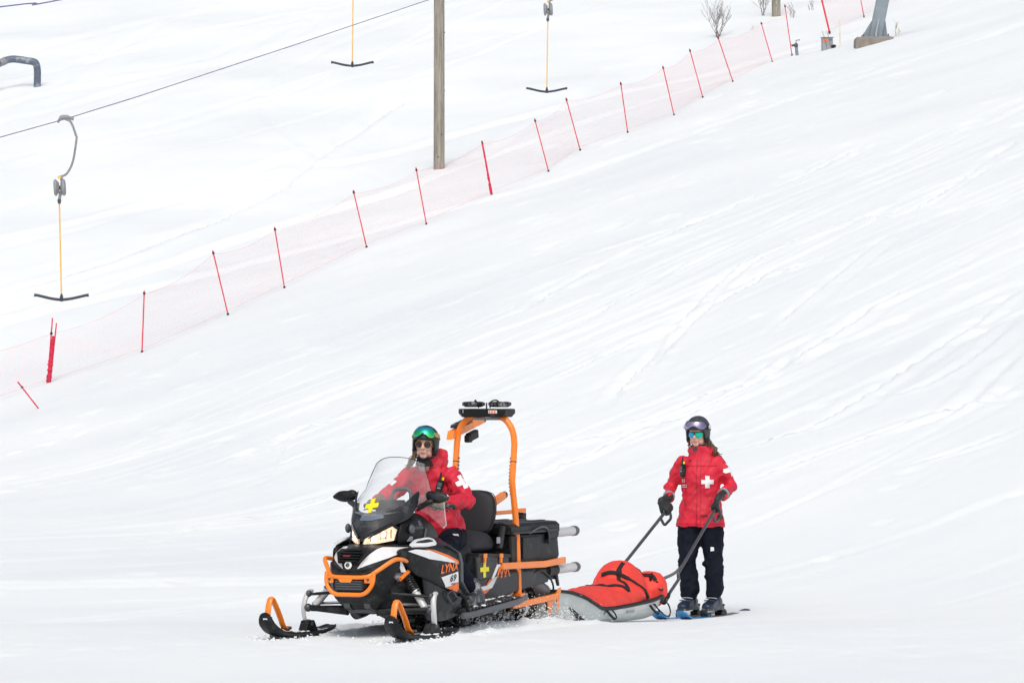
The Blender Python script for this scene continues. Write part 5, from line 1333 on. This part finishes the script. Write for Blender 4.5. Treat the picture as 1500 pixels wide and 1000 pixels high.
def goggles(person, T, lens, strap_m, z0, z1, half, notch, k=1.10, frame_m='gloss'):
    zc = (z0 + z1) / 2
    def outl(g):      # g grows the outline
        a = half + g * 300; t = z1 + g; b = z0 - g
        return [(-a, zc), (-a * .97, t - .022), (-a * .80, t - .004), (-a * .35, t), (a * .35, t), (a * .80, t - .004), (a * .97, t - .022), (a, zc), (a * .95, b + .016), (a * .72, b), (a * .42, b + .004), (a * .16, b + notch), (0, b + notch * 1.15), (-a * .16, b + notch), (-a * .42, b + .004), (-a * .72, b), (-a * .95, b + .016)]
    go = build('goggles', xf(onell(outl(.007), HC, HRD, k, .012), T), frame_m, person, solid=.022)
    build('lens', xf(onell(outl(-.001), HC, HRD, k + .025, .008), T), lens, go, solid=.004)
    L_, U_ = [], []
    for i in range(41):
        ph = R(half - 2 + (360 - 2 * half + 4) * i / 40); 
        for lst, z in ((L_, zc - .019 - .02 * (1 - math.cos(ph))), (U_, zc + .019 - .02 * (1 - math.cos(ph)))):
            q = math.sqrt(max(.01, 1 - min(.98, z / HRD[2]) ** 2)); lst.append(T @ Vector((HC[0] + HRD[0] * 1.05 * q * math.cos(ph), HRD[1] * 1.06 * q * math.sin(ph), HC[2] + z)))
    build('goggle_strap', grid([L_, U_]), strap_m, go, solid=.004)
    return go

def frame_T(c, fwd, tilt=0.0, roll=0.0):
    f_ = Vector(fwd).normalized(); yaw = math.atan2(f_.y, f_.x)
    return Matrix.Translation(Vector(c)) @ Matrix.Rotation(yaw, 4, 'Z') @ Matrix.Rotation(tilt, 4, 'Y') @ Matrix.Rotation(roll, 4, 'X')

def paint_lips(body, T):
    me = body.data; me.materials.append(M['lips']); Ti = T.inverted()
    for p in me.polygons:
        q = Ti @ p.center
        if q.x > .083 and abs(q.y) < .021 and -.079 < q.z < -.061: p.material_index = 1

def ringY(c, rx, ry, n=20, ex=2.3, tilt=0.0, yaw=0.0):
    """horizontal super-ellipse: ry fore-and-aft, rx sideways"""
    out = []
    for i in range(n):
        a = 2 * math.pi * i / n; ca, sa = math.cos(a), math.sin(a)
        x = ry * math.copysign(abs(ca) ** (2 / ex), ca); y = rx * math.copysign(abs(sa) ** (2 / ex), sa)
        x, y = x * math.cos(yaw) - y * math.sin(yaw), x * math.sin(yaw) + y * math.cos(yaw)
        out.append((c[0] + x * math.cos(tilt), c[1] + y, c[2] - x * math.sin(tilt)))
    return out

def make_crease(seed, joints, base=.010, amt=.013):
    def fn(p):
        r = .55 * np.abs(noise3(p * np.array([1, 1, .75]), 13.0, seed)) + .3 * np.abs(noise3(p, 27.0, seed + 3))
        k = np.full(len(p), base)
        for j, rad in joints: k += amt * np.exp(-(((p - np.array(j)) ** 2).sum(1)) / rad ** 2)
        big = noise3(p, 5.0, seed + 7)
        return np.clip((k * 5.0) * (.10 - r), -.015, .012) + .010 * big
    return fn

def body_mesh(person, J, T, voxel=.0062):
    g = head_geos(T)
    g.append(loft([ringY((J['pel'][0], J['pel'][1], J['pel'][2] - .08), .14, .10), ringY(J['pel'], .15, .10), ringY(Vector(J['pel']).lerp(Vector(J['chest']), .5), .12, .085), ringY(J['chest'], .145, .095), ringY(J['neck'], .07, .06)]))
    g.append(chain([J['chest'], J['neck'], T @ Vector((-.03, 0, -.10))], [.07, .058, .05]))
    for s in 'LR':
        g.append(chain([J['sh' + s], J['el' + s], J['wr' + s]], [.046, .034, .026])); g.append(chain([J['chest'], J['sh' + s]], [.065, .046]))
        g.append(chain([J['hip' + s], J['kn' + s], J['an' + s]], [.066, .044, .034])); g.append(chain([J['an' + s], J['toe' + s]], [.030, .022]))
        g += hand_geos(J['gr' + s], J['ax' + s], J['wr' + s], J['gripr'] + .003, .0066, .9, J['th' + s], .72)
    b = organic('body', g, voxel, 'skin', person, 2, None, .4)
    paint_lips(b, T); return b

def clothes(person, J, rings, sleeve, leg, cuffs, seed, gm, lift=.03):
    torso = [loft(rings)]
    for s in 'LR':
        torso.append(chain([J['sh' + s], Vector(J['sh' + s]).lerp(Vector(J['el' + s]), .5), J['el' + s], Vector(J['el' + s]).lerp(Vector(J['wr' + s]), .5), J['wr' + s]], sleeve, 14))
        torso.append(chain([Vector(J['chest']).lerp(Vector(J['neck']), .35), J['sh' + s]], [.09, sleeve[0]], 14))
    jk = organic('jacket', torso + cuffs['hood'], .0095, 'red', person, 6, make_crease(seed, [(J['elL'], .10), (J['elR'], .10), (J['wrL'], .08), (J['wrR'], .08), (J['shL'], .08), (J['shR'], .08), (J['pel'], .16)]))
    tr = []
    for s in 'LR':
        h, k, a = Vector(J['hip' + s]), Vector(J['kn' + s]), Vector(J['an' + s])
        tr.append(chain([h, h.lerp(k, .5), k, k.lerp(a, .5), a + (k - a).normalized() * lift], leg, 16))
    tr.append(ell(J['pel'], (.135, .18, .13)))
    ts = organic('trousers', tr, .011, 'navy', person, 4, make_crease(seed + 20, [(J['knL'], .13), (J['knR'], .13), (J['anL'], .12), (J['anR'], .12)], .009, .016))
    for s in 'LR':
        g = hand_geos(J['gr' + s], J['ax' + s], J['wr' + s], J['gripr'], .0130, 1.06, J['th' + s], 1.12)
        w = Vector(J['wr' + s]); e = (Vector(J['el' + s]) - w).normalized()
        g.append(chain([w - e * .01, w + e * .045], [.038, .045], 14))
        organic('glove', g, .0052, gm, person, 2, lambda p: .0012 * noise3(p, 60.0, 3), .4)
        build('cuff', tube([w + e * .012, w + e * .030], [(.052, .052)] * 2, 16), cuffs['mat'], jk)
    return jk, ts
def boot(person, an, toe, m, m2, h=.17, name='boot'):
    a, t = Vector(an), Vector(toe); d = (t - a); d.z = 0; d.normalize(); sd_ = Vector((-d.y, d.x, 0)); z0 = min(a.z, t.z) - .035
    fl = Vector((a.x, a.y, z0)) 
    bo = organic(name, [loft([[fl + d * x + sd_ * w * c + Vector((0, 0, z)) for c, z in ((-1, .012), (-1, h_), (-.5, h_ + .012), (.5, h_ + .012), (1, h_), (1, .012))] for x, w, h_ in ((-.095, .036, .08), (-.05, .044, .10), (.06, .046, .085), (.15, .050, .06), (.20, .040, .045), (.215, .02, .035))]),
                        chain([fl + Vector((0, 0, .07)) - d * .01, fl + Vector((0, 0, h)) + d * .015, fl + Vector((0, 0, h + .05)) + d * .03], [.054, .050, .042], 14)], .008, m, person, 3)
    build('sole', loft([[fl + d * x + sd_ * w + Vector((0, 0, z)) for w, z in ((-.046, 0), (.046, 0), (.046, .026), (-.046, .026))] for x in (-.105, .0, .16)] + [[fl + d * .225 + sd_ * w + Vector((0, 0, z)) for w, z in ((-.03, 0), (.03, 0), (.03, .02), (-.03, .02))]]), m2, bo, bevel=.004)
    return bo, fl, d, sd_

def radio(label, c, up, out, s=1.0):
    """hand-held radio clipped to a jacket: its own thing"""
    up, out = Vector(up).normalized(), Vector(out).normalized(); out = (out - up * out.dot(up)).normalized(); sx_ = up.cross(out)
    rot = Matrix((sx_, out, up)).transposed()
    t = thing('radio', label, 'radio', c)
    q = lambda x, y, z: sx_ * x + out * y + up * z
    build('case', box((0, 0, 0), (.052, .034, .115), rot), 'black', t, bevel=.008)
    build('antenna', rod(q(-.014, 0, .05), q(-.014, 0, .115), .0065, 8), 'rubber', t)
    build('knob', rod(q(.012, 0, .055), q(.012, 0, .078), .0085, 10), 'yellow', t)
    build('speaker_grille', box(q(0, .018, .02), (.034, .004, .03), rot), 'grey', t, bevel=.002)
    build('label_strip', box(q(0, .019, -.008), (.026, .003, .010), rot), 'box_grey', t)
    return t

# ---------- the rider
rid = thing('person', 'rider sitting on the snowmobile in red jacket, dark helmet, green goggles and round sunglasses', 'person', toW(-1.5, 0, 0), HEAD)
J = dict(pel=(-.03, 0, .74), chest=(.115, 0, 1.10), neck=(.165, 0, 1.25), shL=(.14, .178, 1.175), shR=(.14, -.178, 1.175), elL=(.215, .335, 1.00), elR=(.245, -.325, 1.015), wrL=(.455, .305, .985), wrR=(.465, -.30, .992),
         hipL=(-.04, .10, .71), hipR=(-.04, -.10, .71), knL=(.34, .235, .635), knR=(.34, -.235, .635), anL=(.095, .345, .27), anR=(.095, -.345, .27), toeL=(.27, .36, .225), toeR=(.27, -.36, .225),
         grL=(.545, .265, .962), grR=(.535, -.30, .960), axL=(-.28, .94, -.14), axR=(-.28, -.94, -.14), gripr=.018, thL=1, thR=1)
T = frame_T((.245, 0, 1.426), (1, .26, 0), R(-2), R(-3))
body_mesh(rid, J, T)
rings = [ringY((.0, 0, .685), .215, .175, tilt=.12), ringY((.005, 0, .74), .213, .17, tilt=.12), ringY((.02, 0, .84), .195, .15, tilt=.2), ringY((.06, 0, .97), .178, .135, tilt=.25), ringY((.105, 0, 1.08), .188, .13, tilt=.25), ringY((.135, 0, 1.17), .180, .112, tilt=.25), ringY((.155, 0, 1.225), .12, .095, tilt=.25),
         ringY((.18, 0, 1.27), .086, .088, tilt=.25), ringY((.195, 0, 1.315), .085, .088, tilt=.3), ringY((.208, 0, 1.35), .086, .090, tilt=.3), ringY((.212, 0, 1.365), .084, .088, tilt=.3)]
hood_ = [ell((.08, 0, 1.285), (.07, .125, .075), rot=RE(0, 25, 0)), ell((.06, .03, 1.34), (.045, .08, .05)), ell((.15, .09, 1.275), (.06, .035, .05)), ell((.15, -.09, 1.275), (.06, .035, .05))]
jk, ts = clothes(rid, J, rings, [.082, .072, .068, .062, .052], [.112, .100, .086, .070, .062], dict(hood=hood_, mat='red_dark'), 11, 'glove_brown')
helmet(rid, T, 'helmet_black', .030)
goggles(rid, T, 'lens_green', 'tan', .012, .088, 50, .026)
for s in (1, -1):
    ln_ = build('sunglass_lens', xf(lathe((.088, .033 * s, -.004), (1, .22 * s, 0), [(0, .002), (.001, .0265), (.005, .0265), (.006, .002)], 20), T), 'lens_dark', rid)
    build('sunglass_rim', xf(tube([Vector((.090, .033 * s, -.004)) + Vector((-.22 * s * .027 * math.cos(a), .027 * math.cos(a), .027 * math.sin(a))) for a in [2 * math.pi * k / 20 for k in range(20)]], .0022, 6, closed=True), T), 'tan', ln_)
    build('sunglass_temple', xf(rod((.085, .058 * s, .002), (.0, .079 * s, .004), .0022, 6), T), 'tan', ln_)
build('sunglass_bridge', xf(tube([(.093, .008, .004), (.097, 0, .006), (.093, -.008, .004)], .0022, 6), T), 'tan', rid)
def strands(name, starts, m, parent, seed, L_=.16, curl=.0, r=.006, drift=(0, 0, 0)):
    rr = random.Random(seed); G = []
    for p, d in starts:
        p, d = Vector(p), Vector(d).normalized(); ph = rr.uniform(0, 6.28); n = 12; ln = L_ * rr.uniform(.6, 1.15); pts = []
        o1 = d.orthogonal().normalized(); o2 = d.cross(o1)
        for k in range(n + 1):
            t = k / n
            pts.append(p + d * ln * t + Vector(drift) * t * t + (o1 * math.cos(ph + t * 13) + o2 * math.sin(ph + t * 13)) * curl * min(1, t * 3) + Vector((rr.uniform(-.002, .002), rr.uniform(-.002, .002), 0)))
        G.append(tube(pts, [r * (1 - .6 * (k / n) ** 2) for k in range(n + 1)], 6))
    return build(name, join(*G), m, parent)
build('neck_shade_band', xf(tube([(-.022, 0, -.098), (-.026, 0, -.125), (-.032, 0, -.16)], [(.060, .062), (.066, .068), (.074, .074)], 18), T), 'black_fabric', rid)  # black band added to stand in for the shade under the chin
rr = random.Random(4)
strands('hair', [(T @ Vector((rr.uniform(-.02, .035), -.072 + rr.uniform(-.008, .008), rr.uniform(-.09, -.05))), (rr.uniform(-.1, .35), -.15 + rr.uniform(-.3, .1), -1)) for _ in range(44)], 'hair_light', rid, 5, .13, .004, .0036, (.02, -.02, 0))
strands('hair', [(T @ Vector((rr.uniform(-.06, -.02), rr.uniform(-.06, .06), -.09)), (0, 0, -1)) for _ in range(20)], 'hair', rid, 6, .12, .004, .007)
jb_ = bvh_of(jk)
def patch(name, poly, o, rd, bvh, m, parent, up=(0, 0, 1), step=.012, off=.0035, geo=None):
    rd = Vector(rd).normalized(); xd = rd.cross(Vector(up)).normalized(); yd = xd.cross(rd).normalized()
    return decal(name, poly, (Vector(o) - rd * .35, xd, yd, rd), bvh, m, parent, off=off, step=step, geo=geo, maxd=.8)
patch('white_cross', CROSS(.056, .019), (.18, .28, 1.135), (-.72, -.62, -.1), jb_, 'white_print', jk, up=(.1, -.45, 1))
patch('white_cross', CROSS(.056, .019), (.18, -.28, 1.135), (-.72, .62, -.1), jb_, 'white_print', jk, up=(.1, .45, 1))
patch('zip_placket', [(-.006, -.26), (.006, -.26), (.006, .24), (-.006, .24)], (.3, 0, 1.0), (-1, 0, -.05), jb_, 'red_dark', jk)
patch('collar_seam', [(-.08, -.004), (.08, -.004), (.08, .004), (-.08, .004)], (.3, 0, 1.245), (-1, 0, 0), jb_, 'red_dark', jk)
patch('reflective_tab', [(-.022, -.012), (.022, -.012), (.022, .012), (-.022, .012)], (.3, .09, 1.035), (-1, 0, 0), jb_, 'white_print', jk)
patch('collar_lining', [(-.014, -.035), (.010, -.035), (.012, .05), (-.012, .05)], (.35, .01, 1.275), (-1, 0, 0), jb_, 'black_fabric', jk)
tb_ = bvh_of(ts)
patch('thigh_logo', [(-.03, -.008), (.03, -.008), (.03, .010), (-.03, .010)], (.2, .25, .735), (-.5, -.8, -.3), tb_, 'white_print', ts)
for s in (1, -1): boot(rid, (.095, .36 * s, .225), (.28, .37 * s, .225), 'boot_grey', 'rubber', .12)
Wr = rid.matrix_basis.copy()
h, nrm, _, _ = jb_.ray_cast(Vector((.9, .115, 1.10)), Vector((-1, 0, 0)))
Mr = Matrix.Translation(rid.location) @ Matrix.Rotation(HEAD, 4, 'Z')
radio('black hand radio clipped to the chest of the seated rider', Mr @ (h + nrm * .02), Mr.to_3x3() @ Vector((-.12, .22, 1)), Mr.to_3x3() @ nrm)

# ---------- the skier
FW = Vector((-.15, -.99, 0)).normalized(); SANG = math.atan2(FW.y, FW.x)
sp0 = toW(-6.75, .03, 0); sp0.z = gz(sp0.x, sp0.y)
ski_p = thing('person', 'standing skier in red jacket with white crosses and dark trousers, holding the sled shafts', 'person', sp0, SANG)
ski_p.scale = (1.037,) * 3
Ms = Matrix.Translation(sp0) @ Matrix.Rotation(SANG, 4, 'Z') @ Matrix.Scale(1.037, 4); Msi = Ms.inverted()
Msl = Matrix.Translation(sled.location) @ Matrix.Rotation(HEAD, 4, 'Z')
def grip_local(s):
    tp, d = GRIP[s]; return Msi @ (Msl @ tp), (Msi.to_3x3() @ (Msl.to_3x3() @ d))
gL, aL = grip_local(1); gR, aR = grip_local(-1)
toe_d = Vector((.961, -.277, 0))
def toe(a): return tuple(Vector(a) + toe_d * .16 + Vector((0, 0, -.03)))
anL, anR = (0, .122, .125), (0, -.088, .125)
wl = Vector((gL.x - .045, gL.y + .035, gL.z + .085)); wr = Vector((gR.x - .045, gR.y - .005, gR.z + .085))
J = dict(pel=(0, .005, .86), chest=(.01, 0, 1.22), neck=(0, 0, 1.385), shL=(-.005, .160, 1.312), shR=(-.005, -.160, 1.312), elL=(-.015, .268, 1.115), elR=(-.035, -.262, 1.10), wrL=tuple(wl), wrR=tuple(wr),
         hipL=(0, .098, .83), hipR=(0, -.09, .83), knL=(.035, .108, .47), knR=(.035, -.108, .47), anL=anL, anR=anR, toeL=toe(anL), toeR=toe(anR),
         grL=tuple(gL - aL * .03), grR=tuple(gR - aR * .03), axL=tuple(aL), axR=tuple(aR), gripr=.0155, thL=1, thR=1)
T2 = frame_T((.03, -.02, 1.572), (1, -.20, 0), R(4))
body_mesh(ski_p, J, T2)
rings = [ringY((0, 0, .765), .212, .150), ringY((0, 0, .80), .210, .148), ringY((0, 0, .90), .192, .14), ringY((0, 0, 1.03), .168, .125), ringY((.005, 0, 1.16), .180, .13), ringY((0, 0, 1.27), .185, .122), ringY((-.005, 0, 1.34), .150, .10), ringY((0, 0, 1.385), .098, .088),
         ringY((.005, -.005, 1.43), .088, .09), ringY((.01, -.008, 1.462), .086, .09)]
hood_ = [ell((-.085, 0, 1.40), (.06, .12, .06), rot=RE(0, -15, 0)), ell((-.04, .085, 1.41), (.06, .035, .05)), ell((-.04, -.085, 1.41), (.06, .035, .05)), ell((.03, .07, 1.405), (.05, .035, .035)), ell((.03, -.075, 1.405), (.05, .035, .035))]
jk2, ts2 = clothes(ski_p, J, rings, [.070, .067, .065, .059, .050], [.108, .098, .088, .080, .080], dict(hood=hood_, mat='box_grey'), 37, 'glove_dark', .10)
helmet(ski_p, T2, 'helmet_grey', .028)
go = goggles(ski_p, T2, 'lens_violet', 'black_fabric', .002, .062, 58, .022, 1.13, 'helmet_grey')
for s in (1, -1):
    ring_ = [T2 @ Vector((HC[0] + HRD[0] * 1.115 * math.cos(R(s * 78) + .10 * math.cos(a)), HRD[1] * 1.125 * math.sin(R(s * 78) + .10 * math.cos(a)) , HC[2] + .016 + .013 * math.sin(a))) for a in [2 * math.pi * k / 18 for k in range(18)]]
    build('strap_logo', tube([p for p in ring_], .0038, 6, closed=True), 'white_print', go)
sh_ = [(-56, .012), (-30, .016), (0, .014), (30, .016), (56, .012), (54, -.022), (38, -.034), (20, -.032), (7, -.016), (0, -.008), (-7, -.016), (-20, -.032), (-38, -.034), (-54, -.022)]
GC, GR = (.012, 0, -.004), (.084, .074, .10)
sgl = build('sunglass_lens', xf(onell(sh_, GC, GR, 1.06, .008), T2), 'lens_teal', ski_p, solid=.003)
build('sunglass_rim', xf(tube([Vector(GC) + Vector((GR[0] * 1.075 * math.cos(R(a)) * .99, GR[1] * 1.075 * math.sin(R(a)) * .99, .0145)) for a in range(-60, 61, 6)], .0032, 6), T2), 'gloss', sgl)
build('sunglass_bridge', xf(box((.102, 0, .0), (.006, .012, .03)), T2), 'gloss', sgl, smooth=False)
for s in (1, -1): build('sunglass_temple', xf(rod((.05, .067 * s, .010), (-.01, .079 * s, .008), .003, 6), T2), 'gloss', sgl)
rr = random.Random(9)
strands('hair', [(T2 @ Vector((-.07 + rr.uniform(-.02, .02), .05 + rr.uniform(-.03, .03), -.075 + rr.uniform(-.02, .02))), (-.15 + rr.uniform(-.15, .1), .35 + rr.uniform(-.12, .15), -1)) for _ in range(90)], 'hair', ski_p, 3, .19, .017, .0066, (-.02, .03, 0))
strands('hair', [(T2 @ Vector((rr.uniform(-.02, .03), s * .072, rr.uniform(-.07, -.04))), (-.2, s * .1, -1)) for s in (1, -1) for _ in range(9)], 'hair', ski_p, 8, .07, .006, .005)
build('neck_warmer', xf(tube([(-.025, 0, -.11), (-.03, 0, -.15)], [(.072, .07), (.078, .075)], 18), T2), 'helmet_grey', ski_p)
jb2 = bvh_of(jk2); FWD = (-1, 0, 0)
patch('white_cross', CROSS(.052, .018), (.3, .080, 1.155), (-1, -.05, 0), jb2, 'white_print', jk2)
patch('white_cross', CROSS(.056, .020), (.02, .27, 1.262), (-.38, -.9, -.15), jb2, 'white_print', jk2, up=(0, -.5, 1))
patch('white_cross', CROSS(.056, .020), (-.06, -.24, 1.245), (.62, .77, -.15), jb2, 'white_print', jk2, up=(0, .5, 1))
patch('zip_placket', [(-.022, -.30), (-.016, -.30), (-.016, .29), (-.022, .29)], (.3, 0, 1.06), FWD, jb2, 'red_dark', jk2)
patch('zip_placket', [(.010, -.30), (.014, -.30), (.014, .29), (.010, .29)], (.3, 0, 1.06), FWD, jb2, 'red_dark', jk2)
patch('pocket_zip', [(-.004, -.055), (.004, -.055), (.004, .055), (-.004, .055)], (.3, -.115, 1.12), FWD, jb2, 'red_dark', jk2)
patch('pocket_zip', [(-.003, -.06), (.003, -.06), (.003, .06), (-.003, .06)], (.3, .10, .98), FWD, jb2, 'red_dark', jk2, up=(0, .2, 1))
patch('pocket_zip', [(-.003, -.06), (.003, -.06), (.003, .06), (-.003, .06)], (.3, -.12, .95), FWD, jb2, 'red_dark', jk2, up=(0, -.2, 1))
patch('yoke_seam', [(-.15, -.002), (.15, -.002), (.15, .003), (-.15, .003)], (.3, 0, 1.29), FWD, jb2, 'red_dark', jk2)
patch('hem_seam', [(-.19, -.002), (.19, -.002), (.19, .002), (-.19, .002)], (.3, 0, .795), FWD, jb2, 'red_dark', jk2)
tg = text_geo('H/H', .030, .1); patch('lettering', None, (.3, .045, .865), FWD, jb2, 'gloss', jk2, geo=tg, off=.005)
for k in range(6):
    a = R(60 * k); patch('chest_emblem', [(.011 * math.cos(a) - .0035, .011 * math.sin(a) - .0035), (.011 * math.cos(a) + .0035, .011 * math.sin(a) - .0035), (.011 * math.cos(a) + .0035, .011 * math.sin(a) + .0035), (.011 * math.cos(a) - .0035, .011 * math.sin(a) + .0035)], (.3, -.135, 1.165), FWD, jb2, 'white_print', jk2)
for dz in (0, -.016): patch('chest_emblem', [(-.022, -.003), (.022, -.003), (.022, .003), (-.022, .003)], (.3, -.128, 1.128 + dz), FWD, jb2, 'white_print', jk2)
for y in (-.08, .075): patch('drawcord_eyelet', [(-.006, -.006), (.006, -.006), (.006, .006), (-.006, .006)], (.3, y, 1.335), FWD, jb2, 'gloss', jk2)
patch('collar_lining', [(-.02, -.03), (.015, -.03), (.02, .045), (-.025, .045)], (.3, -.035, 1.445), FWD, jb2, 'helmet_grey', jk2)
tb2 = bvh_of(ts2)
for s, dy in ((1, .145), (-1, -.14)):
    pk = build('cargo_pocket', box((.025, dy + .02 * s, .635), (.13, .045, .20), RE(0, 2, 0)), 'navy', ts2, bevel=.015)
    build('pocket_flap', box((.025, dy + .023 * s, .725), (.135, .052, .05), RE(0, 2, 0)), 'navy', pk, bevel=.010)
patch('pocket_logo', [(-.012, -.012), (.012, -.012), (.012, .012), (-.012, .012)], (.3, .165, .585), (-1, -.3, 0), tb2, 'white_print', ts2, off=.018)
build('belt_tag', box((.02, -.185, .745), (.02, .015, .05)), 'gloss', ts2, smooth=False)
boots = []
for a in (anL, anR):
    a = (a[0], a[1], .098); t_ = tuple(Vector(a) + toe_d * .16)
    bo, fl, d, sd_ = boot(ski_p, a, t_, 'boot_blue', 'boot_grey', .17, 'ski_boot')
    for k, (x, z) in enumerate(((.13, .082), (.085, .10), (.052, .16), (.05, .20))):
        c = fl + d * x + Vector((0, 0, z))
        build('boot_buckle', tube([c - sd_ * .05 + d * -.01, c - sd_ * .02 + d * .012 + Vector((0, 0, .006)), c + sd_ * .02 + d * .012 + Vector((0, 0, .006)), c + sd_ * .05 + d * -.01], [(.005, .003)] * 4, 6), 'box_grey' if k % 2 else 'boot_grey', bo)
    boots.append((fl, d, sd_))
h, nrm, _, _ = jb2.ray_cast(Vector((.9, -.125, 1.245)), Vector((-1, 0, 0)))
radio('black hand radio with yellow marks clipped to the chest of the standing skier', Ms @ (h + nrm * .02), Ms.to_3x3() @ Vector((-.1, .05, 1)), Ms.to_3x3() @ nrm)

# skis: each a thing of its own under the boots
for i, (fl, d, sd_) in enumerate(boots):
    wp = Ms @ fl; wd = Ms.to_3x3() @ d
    sk = thing('ski', ('ski under the left boot of the standing skier', 'ski under the right boot of the standing skier')[i] + ', bright blue at its tip', 'ski', (wp.x, wp.y, sp0.z - .003), math.atan2(wd.y, wd.x), 'skis of the standing skier')
    prof_ = [(.80, .088, .02), (.785, .075, .042), (.74, .048, .055), (.66, .020, .058), (.55, .008, .054), (.2, .006, .042), (-.2, .006, .040), (-.5, .006, .047), (-.68, .010, .052), (-.74, .022, .045), (-.755, .030, .02)]
    def skl(pr, th=.014): return loft([[(x, -w, z), (x, w, z), (x, w, z + th), (x, -w, z + th)] for x, z, w in pr])
    build('tip', skl([p for p in prof_ if p[0] > .19]), 'ski_blue', sk, bevel=.003)
    build('running_length', skl([(.2, .006, .042), (-.2, .006, .040), (-.5, .006, .047), (-.68, .010, .052)]), 'ski_dark', sk, bevel=.003)
    build('tail', skl([p for p in prof_ if p[0] < -.67]), 'ski_dark', sk, bevel=.003)
    build('toe_binding', join(box((.21, 0, .035), (.09, .075, .035)), box((.25, 0, .06), (.035, .06, .04))), 'black', sk, bevel=.008)
    build('heel_binding', join(box((-.14, 0, .035), (.13, .07, .035)), box((-.135, 0, .075), (.05, .055, .07)), box((-.18, 0, .095), (.06, .03, .02), RE(0, 25, 0))), 'black', sk, bevel=.008)

# ------------------------------------------------------------------ loose snow thrown by skis and track
def clumps(name, n, fn, seed):
    rr = random.Random(seed); G = []
    for _ in range(n):
        x, y, dz, r = fn(rr); z = gz_fast(x, y) + dz
        v, f = [], []
        bm = bmesh.new(); bmesh.ops.create_icosphere(bm, subdivisions=1, radius=r)
        k = len(G)
        v = [(x + p.co.x * rr.uniform(.6, 1.3), y + p.co.y * rr.uniform(.6, 1.3), z + p.co.z * rr.uniform(.5, 1.0)) for p in bm.verts]
        f = [tuple(q.index for q in fc.verts) for fc in bm.faces]; bm.free(); G.append((v, f))
    return tag(build(name, join(*G), 'snow', smooth=False), kind='stuff')
_cache = {}
def gz_fast(x, y):
    k = (round(x, 1), round(y, 1))
    if k not in _cache: _cache[k] = gz(*k)
    return _cache[k]
def spray(rr):
    a = rr.random()
    if a < .45:
        X, Y = rr.uniform(-3.3, -1.2), rr.choice((1, 1, -1)) * rr.gauss(.33, .07); h = abs(rr.gauss(0, .05)); r = rr.uniform(.002, .007)
    elif a < .82: X, Y, h, r = rr.gauss(-2.75, .3), rr.gauss(.1, .25), abs(rr.gauss(0, .10)), rr.uniform(.002, .007)
    else: X, Y, h, r = rr.uniform(-1.0, .45), rr.choice((1, -1)) * rr.gauss(.52, .15), abs(rr.gauss(0, .010)) - .004, rr.uniform(.004, .012)
    p = toW(X, Y); return p.x, p.y, h, r
clumps('snow_spray', 2600, spray, 2)
def lumps(rr):
    X = rr.uniform(-3.2, .6); Y = rr.choice((-.52, .52, .34, -.34)) + rr.gauss(0, .10); p = toW(X, Y); return p.x, p.y, -.005, rr.uniform(.005, .013)
clumps('snow_lumps', 420, lumps, 5)
